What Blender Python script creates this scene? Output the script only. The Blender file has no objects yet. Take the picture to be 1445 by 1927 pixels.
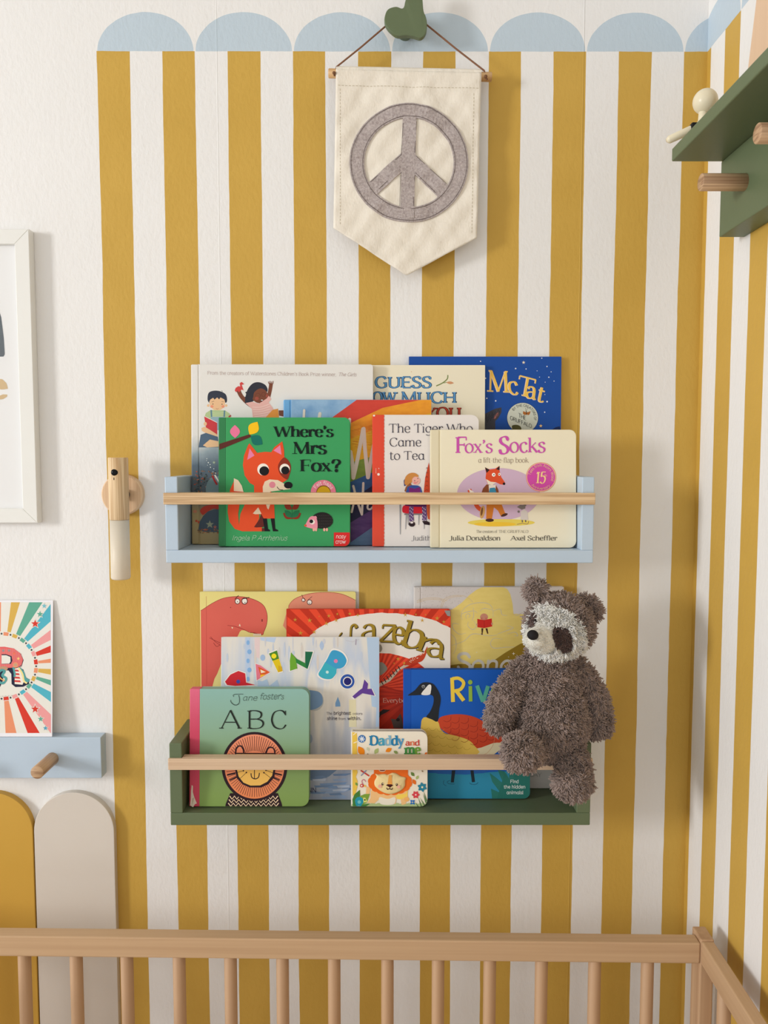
import bpy, bmesh, math, random
import numpy as np
from mathutils import Vector, Matrix
from mathutils.geometry import tessellate_polygon
random.seed(7)
rng = np.random.default_rng(7)
SC = bpy.context.scene
COL = SC.collection

# ------------------------------------------------------------------ camera
CAMLOC = Vector((0.0, -1.15, 1.5)); FPX = 1492.0
PITCH, YAW, ROLL = math.radians(4.0), math.radians(-0.07), math.radians(0.02)
FW = Vector((-math.sin(YAW)*math.cos(PITCH), math.cos(YAW)*math.cos(PITCH), -math.sin(PITCH)))
R0 = Vector((math.cos(YAW), math.sin(YAW), 0)); U0 = R0.cross(FW)
RT = R0*math.cos(ROLL)+U0*math.sin(ROLL); UP = -R0*math.sin(ROLL)+U0*math.cos(ROLL)
cam = bpy.data.objects.new('camera', bpy.data.cameras.new('camera')); COL.objects.link(cam)
cam.matrix_world = Matrix((( RT.x, UP.x, -FW.x, CAMLOC.x), (RT.y, UP.y, -FW.y, CAMLOC.y), (RT.z, UP.z, -FW.z, CAMLOC.z), (0, 0, 0, 1)))
cam.data.sensor_fit = 'VERTICAL'; cam.data.sensor_height = 36; cam.data.lens = 36*FPX/1927
cam.data.clip_start = .01
SC.camera = cam
# ------------------------------------------------------------------ light
w = bpy.data.worlds.new('room'); SC.world = w; w.use_nodes = True
w.node_tree.nodes['Background'].inputs[0].default_value = (.965, .985, 1.0, 1)
w.node_tree.nodes['Background'].inputs[1].default_value = 1.0
def area(name, loc, target, sx, sy, power, col):
    L = bpy.data.lights.new(name, 'AREA'); L.shape = 'RECTANGLE'; L.size = sx; L.size_y = sy; L.energy = power; L.color = col
    o = bpy.data.objects.new(name, L); COL.objects.link(o); o.location = loc
    o.rotation_euler = (Vector(target)-Vector(loc)).to_track_quat('-Z', 'Y').to_euler(); return o
area('window_daylight', (-4.2, -2.15, 2.0), (0.1, -.1, 1.45), .55, 1.0, 108, (1, .99, .975))
SC.view_settings.view_transform = 'Standard'; SC.view_settings.look = 'None'
SC.view_settings.gamma = 1; SC.view_settings.use_curve_mapping = False
SC.view_settings.exposure = 0.0
SC.cycles.max_bounces = 8; SC.cycles.transparent_max_bounces = 8

# ------------------------------------------------------------------ helpers
def ray(u, v): return (FW + RT*((u-722.5)/FPX) - UP*((v-963.5)/FPX))
def onY(u, v, Y=0.0):
    d = ray(u, v); t = (Y-CAMLOC.y)/d.y; return CAMLOC + d*t
def onX(u, v, X):
    d = ray(u, v); t = (X-CAMLOC.x)/d.x; return CAMLOC + d*t
def px_m(Y): return (Y-CAMLOC.y)/FPX        # metres per pixel at that depth
def lin(c):
    return tuple((x/255/12.92 if x/255 <= .04045 else ((x/255+.055)/1.055)**2.4) for x in c)
def tag(o, label=None, cat=None, group=None, kind=None):
    if label: o['label'] = label
    if cat: o['category'] = cat
    if group: o['group'] = group
    if kind: o['kind'] = kind
    return o
def empty(name, loc, label, cat, group=None, rot=None):
    o = bpy.data.objects.new(name, None); COL.objects.link(o); o.location = loc; o.empty_display_size = .02
    if rot: o.rotation_euler = rot
    return tag(o, label, cat, group)
def wmat(o):
    m = o.matrix_basis.copy()
    if o.parent: m = wmat(o.parent) @ m
    return m
def link(name, me, parent=None, world=True, label=None):
    o = bpy.data.objects.new(name, me); COL.objects.link(o)
    if parent is not None:
        o.parent = parent
        if world: me.transform(wmat(parent).inverted())
    if label: o['label'] = label
    return o
def from_bm(name, bm, mat, parent=None, smooth=False, world=True, label=None):
    me = bpy.data.meshes.new(name)
    bmesh.ops.recalc_face_normals(bm, faces=bm.faces)
    bm.to_mesh(me); bm.free()
    for m in (mat if isinstance(mat, (list, tuple)) else [mat]): me.materials.append(m)
    if smooth:
        me.polygons.foreach_set('use_smooth', [True]*len(me.polygons))
        if smooth is not True: me.set_sharp_from_angle(angle=math.radians(smooth))
    return link(name, me, parent, world, label)
def bm_box(bm, x0, x1, y0, y1, z0, z1, bev=0, seg=2):
    r = bmesh.ops.create_cube(bm, size=1)
    for v in r['verts']:
        v.co = Vector(((x0+x1)/2+v.co.x*(x1-x0), (y0+y1)/2+v.co.y*(y1-y0), (z0+z1)/2+v.co.z*(z1-z0)))
    if bev:
        es = list({e for v in r['verts'] for e in v.link_edges})
        bmesh.ops.bevel(bm, geom=es, offset=bev, segments=seg, affect='EDGES', profile=.5)
def box(name, x0, x1, y0, y1, z0, z1, mat, parent=None, bev=0, seg=2, world=True, label=None):
    bm = bmesh.new(); bm_box(bm, x0, x1, y0, y1, z0, z1, bev, seg)
    return from_bm(name, bm, mat, parent, 14 if bev else False, world, label)
def bm_tube(bm, pts, rad, n=16, cap=True):
    pts = [Vector(p) for p in pts]; rads = rad if isinstance(rad, (list, tuple)) else [rad]*len(pts)
    rings = []; prev = None
    for i, p in enumerate(pts):
        d = (pts[min(i+1, len(pts)-1)]-pts[max(i-1, 0)]).normalized()
        if prev is None: a = d.orthogonal().normalized()
        else: a = (prev-d*prev.dot(d)).normalized()
        prev = a; b = d.cross(a)
        rings.append([bm.verts.new(p+(a*math.cos(t)+b*math.sin(t))*rads[i]) for t in [2*math.pi*k/n for k in range(n)]])
    for r, s in zip(rings, rings[1:]):
        for k in range(n): bm.faces.new((r[k], r[(k+1) % n], s[(k+1) % n], s[k]))
    if cap: bm.faces.new(rings[0][::-1]); bm.faces.new(rings[-1])
def tube(name, pts, rad, mat, parent=None, n=16, label=None):
    bm = bmesh.new(); bm_tube(bm, pts, rad, n); return from_bm(name, bm, mat, parent, 50, True, label)
def rod(name, p, q, r, mat, parent=None, n=24, bev=.0008, label=None):
    p = Vector(p); q = Vector(q); d = (q-p).normalized()
    return tube(name, [p, p+d*bev, q-d*bev, q], [r-bev, r, r, r-bev], mat, parent, n, label)
def prism(name, pts2, y0, y1, mat, parent=None, bev=0, world=True, label=None, smooth=14):
    """outline in (x,z), extruded from y0 (front) to y1"""
    bm = bmesh.new()
    vs = [bm.verts.new((x, y0, z)) for x, z in pts2]; f = bm.faces.new(vs)
    r = bmesh.ops.extrude_face_region(bm, geom=[f])
    for g in r['geom']:
        if isinstance(g, bmesh.types.BMVert): g.co.y = y1
    if bev:
        es = [e for e in bm.edges if abs(e.verts[0].co.y-e.verts[1].co.y) < 1e-7 and abs(e.verts[0].co.y-y0) < 1e-7]
        bmesh.ops.bevel(bm, geom=es, offset=bev, segments=2, affect='EDGES', profile=.5)
    return from_bm(name, bm, mat, parent, smooth, world, label)
def catmull(P, n=6, closed=False):
    P = [tuple(p) for p in P]
    if closed: Q = [P[-1]]+P+[P[0], P[1]]
    else: Q = [P[0]]+P+[P[-1]]
    out = []
    for i in range(1, len(Q)-2):
        a, b, c, d = Q[i-1:i+3]
        for k in range(n):
            t = k/n
            out.append(tuple(.5*((2*b[j])+(-a[j]+c[j])*t+(2*a[j]-5*b[j]+4*c[j]-d[j])*t*t+(-a[j]+3*b[j]-3*c[j]+d[j])*t**3) for j in range(len(b))))
    if not closed: out.append(P[-1])
    return out

# ------------------------------------------------------------------ materials
def nmat(name):
    m = bpy.data.materials.new(name); m.use_nodes = True
    nt = m.node_tree; b = nt.nodes['Principled BSDF']; return m, nt, b
class G:
    """small node graph writer"""
    def __init__(s, nt): s.nt = nt
    def n(s, t, **k):
        x = s.nt.nodes.new(t)
        for a, v in k.items(): setattr(x, a, v)
        return x
    def l(s, a, b): s.nt.links.new(a, b)
    def m(s, op, a, b=None, c=None):
        x = s.n('ShaderNodeMath', operation=op)
        for i, v in enumerate((a, b, c)):
            if v is None: continue
            if isinstance(v, (int, float)): x.inputs[i].default_value = v
            else: s.l(v, x.inputs[i])
        return x.outputs[0]
    def mix(s, f, a, b):
        x = s.n('ShaderNodeMix', data_type='RGBA')
        for i, v in ((0, f), (6, a), (7, b)):
            if isinstance(v, (int, float)): x.inputs[i].default_value = v
            elif isinstance(v, tuple): x.inputs[i].default_value = (*v, 1) if len(v) == 3 else v
            else: s.l(v, x.inputs[i])
        return x.outputs[2]
    def noise(s, vec, scale, detail=2, sc=(1, 1, 1), rough=.5):
        mp = s.n('ShaderNodeMapping'); mp.inputs['Scale'].default_value = sc; s.l(vec, mp.inputs[0])
        x = s.n('ShaderNodeTexNoise'); x.inputs['Scale'].default_value = scale; x.inputs['Detail'].default_value = detail
        x.inputs['Roughness'].default_value = rough
        s.l(mp.outputs[0], x.inputs[0]); return x.outputs[0]
    def bump(s, h, dist, bsdf, strength=1):
        x = s.n('ShaderNodeBump'); x.inputs['Distance'].default_value = dist; x.inputs['Strength'].default_value = strength
        s.l(h, x.inputs['Height']); s.l(x.outputs[0], bsdf.inputs['Normal'])
_flat = {}
def flat(c, rough=.5, spec=.16):
    """printed or painted single colour, given as sRGB 0-255"""
    k = (tuple(c), rough)
    if k not in _flat:
        m, nt, b = nmat('print_%d_%d_%d' % tuple(int(x) for x in c))
        b.inputs['Base Color'].default_value = (*lin(c), 1); b.inputs['Roughness'].default_value = rough
        b.inputs['Specular IOR Level'].default_value = spec; _flat[k] = m
    return _flat[k]
def paint(name, c, rough=.45, bumpd=.00012, vary=.04):
    m, nt, b = nmat(name); g = G(nt); L = lin(c)
    tc = g.n('ShaderNodeTexCoord').outputs['Object']
    f = g.noise(tc, 9, 3)
    g.l(g.mix(f, tuple(x*(1-vary) for x in L), tuple(min(1, x*(1+vary)) for x in L)), b.inputs['Base Color'])
    b.inputs['Roughness'].default_value = rough; b.inputs['Specular IOR Level'].default_value = .35
    g.bump(g.noise(tc, 260, 2), bumpd, b); return m
def wood(name, c1, c2, axis='x', scale=60, ring=1.0, rough=.5, fine=1.0, st2=None):
    """stretched grain, dark streaks c2 over c1"""
    m, nt, b = nmat(name); g = G(nt); st = {'x': (.025, 1, 1), 'y': (1, .025, 1), 'z': (1, 1, .025)}[axis]
    if st2: st = st2
    tc = g.n('ShaderNodeTexCoord').outputs['Object']
    a = g.noise(tc, scale, 3, st, .55); f = g.noise(tc, scale*6, 2, tuple(s*.3 if s < 1 else s for s in st), .6)
    r = g.m('SINE', g.m('MULTIPLY', a, 34*ring)); r = g.m('POWER', g.m('MULTIPLY_ADD', r, .5, .5), 2.2)
    r = g.m('ADD', g.m('MULTIPLY', r, .62), g.m('MULTIPLY', g.m('SUBTRACT', f, .38), 1.1*fine))
    r = g.m('MAXIMUM', g.m('MINIMUM', r, 1), 0)
    g.l(g.mix(r, lin(c1), lin(c2)), b.inputs['Base Color'])
    b.inputs['Roughness'].default_value = rough; b.inputs['Specular IOR Level'].default_value = .3
    g.bump(r, .00012, b); return m

W0, WS = -0.39989, 0.045583          # left edge of the first painted stripe, stripe width
ZL = CAMLOC.z + .5647                # line under the scallops
XC = W0 + 18.72*WS                   # corner of the room
def wall_material():
    m, nt, b = nmat('painted_plaster'); g = G(nt)
    pos = g.n('ShaderNodeNewGeometry').outputs['Position']
    sp = g.n('ShaderNodeSeparateXYZ'); g.l(pos, sp.inputs[0]); X, Y, Z = sp.outputs
    dist = g.m('SUBTRACT', X, g.m('MINIMUM', Y, 0))                 # runs on round the corner
    wob = g.noise(pos, 3.2, 3, (8, 8, 1)); wob2 = g.noise(pos, 40, 2, (1, 1, .6))
    s = g.m('DIVIDE', g.m('SUBTRACT', dist, W0), WS)
    s = g.m('ADD', s, g.m('ADD', g.m('MULTIPLY', g.m('SUBTRACT', wob, .5), .10), g.m('MULTIPLY', g.m('SUBTRACT', wob2, .5), .035)))
    zl = g.m('ADD', ZL, g.m('MULTIPLY', g.m('SUBTRACT', wob2, .5), .0015))
    below = g.m('LESS_THAN', Z, zl); inside = g.m('GREATER_THAN', s, 0)
    st = g.m('LESS_THAN', g.m('MODULO', g.m('ADD', s, 40), 2), 1)
    gold = g.m('MULTIPLY', g.m('MULTIPLY', st, below), inside)
    q = g.m('DIVIDE', g.m('SUBTRACT', g.m('MODULO', g.m('ADD', s, 60), 3), 1.5), 1.47)
    h = g.m('DIVIDE', g.m('SUBTRACT', Z, zl), WS*1.15)
    sc = g.m('LESS_THAN', g.m('ADD', g.m('MULTIPLY', q, q), g.m('POWER', g.m('ABSOLUTE', h), 2.0)), 1)
    sc = g.m('MULTIPLY', g.m('MULTIPLY', sc, g.m('SUBTRACT', 1, below)), inside)
    soft = g.noise(pos, 5, 3)
    white = g.mix(soft, (.80, .792, .782), (.84, .832, .822))
    go = g.mix(g.noise(pos, 14, 4), (.545, .335, .058), (.62, .388, .076))
    bl = g.mix(soft, (.50, .60, .68), (.53, .63, .72))
    c = g.mix(gold, white, go); c = g.mix(sc, c, bl); g.l(c, b.inputs['Base Color'])
    b.inputs['Roughness'].default_value = .55; b.inputs['Specular IOR Level'].default_value = .3
    n1 = g.noise(pos, 190, 3, (1, 1, .55)); n2 = g.noise(pos, 30, 2)
    ht = g.m('ADD', g.m('MULTIPLY', n1, 1.0), g.m('MULTIPLY', n2, 1.2))
    for u, hh in ((407.5, .55), (1088.0, 1.0)):                                        # joints of the lining paper
        xs = onY(u, 700 if u > 800 else 80).x
        d = g.m('DIVIDE', g.m('ABSOLUTE', g.m('SUBTRACT', X, xs)), .0011)
        ht = g.m('ADD', ht, g.m('MULTIPLY', g.m('MAXIMUM', g.m('SUBTRACT', 1, d), 0), hh))
    g.bump(ht, .00055, b, .9); return m
M_wall = wall_material()
M_blue = paint('pale_blue_paint', (186, 204, 221)); M_green = paint('sage_green_paint', (98, 112, 82))
M_ash = wood('ash', (228, 200, 160), (172, 132, 90), 'x', 150, .42, fine=.35)
M_oak = wood('oak', (218, 190, 160), (186, 152, 122), 'x', 130, .3, fine=.9)
M_beechx = wood('beech_long', (200, 167, 131), (176, 141, 106), 'x', 18, .35, fine=1.3)
M_beechy = wood('beech_end', (200, 167, 131), (176, 141, 106), 'y', 18, .35, fine=1.3)
M_beechz = wood('beech_upright', (196, 161, 126), (174, 137, 104), 'z', 18, .35, fine=1.3)
M_pegy = wood('peg_wood_y', (200, 166, 130), (142, 106, 78), 'y', 150, .5, st2=(.15, .02, 1))
M_pegx = wood('peg_wood_x', (200, 166, 130), (142, 106, 78), 'x', 150, .5, st2=(.02, .15, 1))
M_lampwood = wood('lamp_wood', (234, 208, 168), (186, 148, 104), 'z', 130, .5)
M_disc = wood('disc_wood', (226, 194, 158), (200, 160, 122), 'z', 80, .3)
M_ply = wood('plywood', (222, 190, 158), (208, 172, 140), 'z', 12, .3)
M_floor = wood('floor_boards_wood', (186, 168, 148), (164, 144, 124), 'x', 14, .5)
M_white = flat((236, 236, 234), .35); M_skirt = flat((225, 223, 218), .4)

# ------------------------------------------------------------------ setting
def struct(o): o['kind'] = 'structure'; return o
struct(box('wall_back', -2.2, XC, 0, .1, 0, 2.45, M_wall))
struct(box('wall_right', XC, XC+.1, -2.6, .1, 0, 2.45, M_wall))
fl = struct(box('floor', -2.2, XC+.1, -2.6, .1, -.06, -.006, flat((150, 136, 120))))
k = 0; yy = -2.6
while yy < -.001:
    struct_p = box('floor_board', -2.2, XC, yy+.001, min(yy+.129, 0), -.006, 0, M_floor, fl, .001, 1); yy += .13
struct(box('ceiling', -2.2, XC+.1, -2.6, .1, 2.45, 2.5, flat((236, 234, 228))))
struct(box('baseboard_back', -2.2, XC-.0, -.018, 0, 0, .12, M_skirt, None, .003))
struct(box('baseboard_right', XC-.018, XC, -2.6, -.018, 0, .12, M_skirt, None, .003))

# ------------------------------------------------------------------ stroke lettering
GL = {}
def _g(ch, w, s):
    st = []
    for part in s.split(';'):
        part = part.strip(); st.append((part[0], [tuple(float(a) for a in p.split(',')) for p in part[1:].split()]))
    GL[ch] = (w, st)
_g('A', 6.4, 'a.3,0 3.2,7; a6.1,0 3.2,7; s1.4,2.4 5,2.4')
_g('B', 5.8, 'S1,0 1,7; C1,7 3,7 4.5,6.4 4.8,5.3 4.3,4.2 3,3.7 1,3.7; C1,3.7 3.3,3.7 4.9,3.1 5.4,1.9 4.8,.6 3.3,0 1,0')
_g('C', 6.1, 'C5.5,5.6 4.6,6.8 3.2,7.1 1.4,6.2 .6,3.5 1.4,.9 3.2,-.1 4.7,.2 5.6,1.5; f5.5,7 5.5,5.2')
_g('D', 6.4, 'S1,0 1,7; C1,7 3,7 4.9,6.2 5.8,3.5 4.9,.8 3,0 1,0')
_g('E', 5.4, 'S1,0 1,7; s1,7 4.8,7; s1,3.6 4,3.6; s1,0 5,0; f4.8,7 4.8,5.8; f5,0 5,1.3; f4,4.2 4,3')
_g('F', 5.2, 'S1,0 1,7; s1,7 4.8,7; s1,3.6 3.9,3.6; f4.8,7 4.8,5.6; f3.9,4.3 3.9,2.9')
_g('G', 6.5, 'C5.5,5.6 4.6,6.8 3.2,7.1 1.4,6.2 .6,3.5 1.4,.9 3.2,-.1 4.8,.3 5.5,1; s5.5,.5 5.5,3; s4.2,3 6.2,3')
_g('H', 6.5, 'S1,0 1,7; S5.5,0 5.5,7; s1,3.6 5.5,3.6')
_g('I', 2.1, 'S1,0 1,7')
_g('J', 4, 'C-.2,-.5 .9,-1 2.1,-.6 2.8,.8 2.9,3; z2.9,2.9 2.9,7')
_g('K', 6, 'S1,0 1,7; s1,2.7 5,7; z2.3,4.1 5.6,0')
_g('L', 5, 'S1,0 1,7; s1,0 4.8,0; f4.8,0 4.8,1.3')
_g('M', 8, 'a1,0 1.2,7; s1.2,7 4,.2; s4,.2 6.6,7; a7,0 6.6,7; f.4,7 1.4,7; f6.4,7 7.4,7')
_g('N', 6.6, 'a1,0 1,7; s1,7 5.5,0; a5.5,7 5.5,0')
_g('O', 6.8, 'O3.4,7.1 1.5,6.2 .6,3.5 1.5,.8 3.4,-.1 5.3,.8 6.2,3.5 5.3,6.2')
_g('P', 5.3, 'S1,0 1,7; C1,7 3,7 4.6,6.4 4.9,5.1 4.4,3.8 3,3.3 1,3.3')
_g('R', 6, 'S1,0 1,7; C1,7 3,7 4.5,6.5 4.8,5.3 4.3,4.1 3,3.6 1,3.6; z3,3.6 5.6,0')
_g('S', 5, 'C4.3,5.7 3.6,6.9 2.4,7.1 1.1,6.5 .8,5.3 1.6,4.2 3.2,3.3 4.2,2.3 4.2,1.1 3.3,.1 2,-.1 1,.3 .5,1.6; f4.3,7 4.3,5.3; f.5,0 .5,1.8')
_g('T', 5.8, 'a2.9,0 2.9,7; s.3,7 5.5,7; f.3,7 .3,5.7; f5.5,7 5.5,5.7')
_g('U', 6.4, 'z1,2 1,7; C1,2.2 1.3,.7 3.1,-.1 5,.8 5.4,2.2; z5.4,2 5.4,7')
_g('V', 6, 'a.4,7 3,0; a5.6,7 3,0')
_g('W', 8.8, 'a.4,7 2.5,0; s2.5,0 4.4,6.8; s4.4,6.8 6.3,0; a8.4,7 6.3,0')
_g('X', 5.6, 'S.6,0 5,7; S.6,7 5.2,0')
_g('Y', 5.8, 'a.4,7 2.9,3.3; a5.4,7 2.9,3.3; a2.9,0 2.9,3.3')
_g('a', 4.7, 'C.9,3.8 1.6,4.8 2.6,5 3.4,4.5 3.7,3.4; s3.7,3.5 3.7,.7; C3.7,.9 4,.1 4.7,.3; C3.7,3 2,2.7 .8,1.9 .7,.8 1.6,-.1 2.9,.3 3.7,1.2')
_g('@', 4.9, 'C3.8,3.9 2.8,5 1.4,4.6 .6,2.6 1.2,.5 2.4,-.1 3.8,1; s3.9,5 3.9,.8; C3.9,.8 4.2,.1 4.8,.2')
_g('b', 4.9, 'a1,7.4 1,0; C1,3.8 1.8,4.8 3,5 4.1,4.2 4.4,2.5 4,.7 2.8,-.1 1.6,.1 1,.8')
_g('c', 4.2, 'C3.6,3.9 3,4.9 2.1,5 .9,4.1 .6,2.4 1.1,.7 2.3,-.1 3.3,.2 3.9,1.1')
_g('d', 5, 'S4,0 4,7.4; C4,3.9 3.3,4.8 2.3,5 1,4.2 .6,2.4 1,.6 2.2,-.1 3.3,.2 4,1.1')
_g('e', 4.4, 's.8,2.7 3.8,2.7; C3.8,2.7 3.6,4.3 2.3,5.1 1,4.3 .6,2.5 1.1,.7 2.4,-.1 3.4,.3 3.9,1.1')
_g('f', 3.1, 'C3.2,6.8 2.6,7.4 1.7,7.2 1.3,6 1.3,5; a1.3,0 1.3,5.2; s.3,5 2.7,5')
_g('g', 4.8, 'C3.9,3.9 2.9,5 1.6,4.7 .6,3 1,1 2.3,.2 3.9,1.2; s4,5 4,0; C4,0 3.8,-1.6 2.4,-2.3 .8,-1.7')
_g('h', 5.1, 'S1,0 1,7.4; C1,3.6 1.9,4.8 3,5 3.9,4.4 4.1,3; a4.1,0 4.1,3.1')
_g('i', 2.1, 'S1,0 1,5; D1,6.8')
_g('k', 4.8, 'S1,0 1,7.4; s1,2 3.9,5; z2,3 4.5,0')
_g('l', 2.1, 'S1,0 1,7.4')
_g('m', 7.8, 'S1,0 1,5; C1,3.6 1.9,4.8 2.8,5 3.7,4.4 3.9,3; a3.9,0 3.9,3.1; C3.9,3.6 4.8,4.8 5.7,5 6.6,4.4 6.8,3; a6.8,0 6.8,3.1')
_g('n', 5.1, 'S1,0 1,5; C1,3.6 1.9,4.8 3,5 3.9,4.4 4.1,3; a4.1,0 4.1,3.1')
_g('o', 4.8, 'O2.4,5.1 1,4.2 .5,2.5 1,.7 2.4,-.1 3.8,.7 4.3,2.5 3.8,4.2')
_g('p', 5, 'S1,-2.2 1,5; C1,3.8 1.8,4.8 3,5 4.1,4.2 4.4,2.5 4,.7 2.8,-.1 1.6,.1 1,.8')
_g('r', 3.6, 'S1,0 1,5; B3.2,4.4 2.6,5 1.8,4.6 1,3.4')
_g('s', 3.9, 'C3.3,4.1 2.7,4.9 1.9,5.1 .9,4.6 .8,3.7 1.5,2.9 2.6,2.4 3.3,1.7 3.2,.7 2.5,0 1.6,-.1 .8,.2 .4,1.2')
_g('t', 3.2, 's1.3,6.4 1.3,1.2; C1.3,1.3 1.5,.2 2.3,-.1 3.1,.5; s.3,5 2.8,5')
_g('u', 5.1, 'z1,2 1,5; C1,2 1.2,.5 2.2,-.1 3.4,.4 4,1.4; S4,0 4,5')
_g('v', 4.4, 'a.4,5 2.2,0; a4,5 2.2,0')
_g('w', 6.6, 'a.4,5 1.9,0; s1.9,0 3.3,4.8; s3.3,4.8 4.7,0; a6.2,5 4.7,0')
_g('x', 4.4, 'S.6,5 3.9,0; S.6,0 3.8,5')
_g('y', 4.4, 'a.4,5 2.3,.2; a4,5 1.6,-1.6; C1.6,-1.6 1,-2.3 .3,-2.1')
_g('z', 4.3, 's.6,5 3.7,5; s3.7,5 .5,0; s.5,0 3.9,0; f.6,5 .6,3.9; f3.9,0 3.9,1.2')
_g("'", 1.8, 'B.9,6.9 1.2,6.2 .5,5.3')
_g('?', 5, 'B.9,5.5 1.5,6.8 2.8,7.1 4,6.2 4,4.9 2.9,3.6 2.6,2.3 2.6,1.8; D2.6,.4')
_g('!', 2, 's1,7 1,2; D1,.4')
_g('.', 1.8, 'D.9,.4')
_g(',', 1.8, 'C.9,.5 1,-.3 .4,-1.2')
_g('-', 3, 's.4,2.6 2.6,2.6')
_g('1', 3, 'S1.8,0 1.8,7; s.5,5.9 1.8,7')
_g('5', 4.8, 's4.2,7 1.4,7; s1.4,7 1.1,4; C1.1,4 2.4,4.5 3.9,3.6 4.1,2 3.2,.2 1.8,-.1 .6,.9')
#        thin thick nib  serif round
STY = dict(roman=(.34, .82, .25, .45, 0), light=(.26, .6, .25, .35, 0), didone=(.32, 1.8, .0, .5, 0), sans=(.8, .85, 0, 0, 1),
           bold=(1.35, 1.35, 0, 0, 1), mono=(.42, .42, 0, 0, 1), brush=(.9, 1.3, .3, 0, 1), quirky=(.34, .95, .3, .4, 0), fine=(.3, .45, .2, .25, 0), slab=(.75, 1.5, .1, .5, 0))

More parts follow.
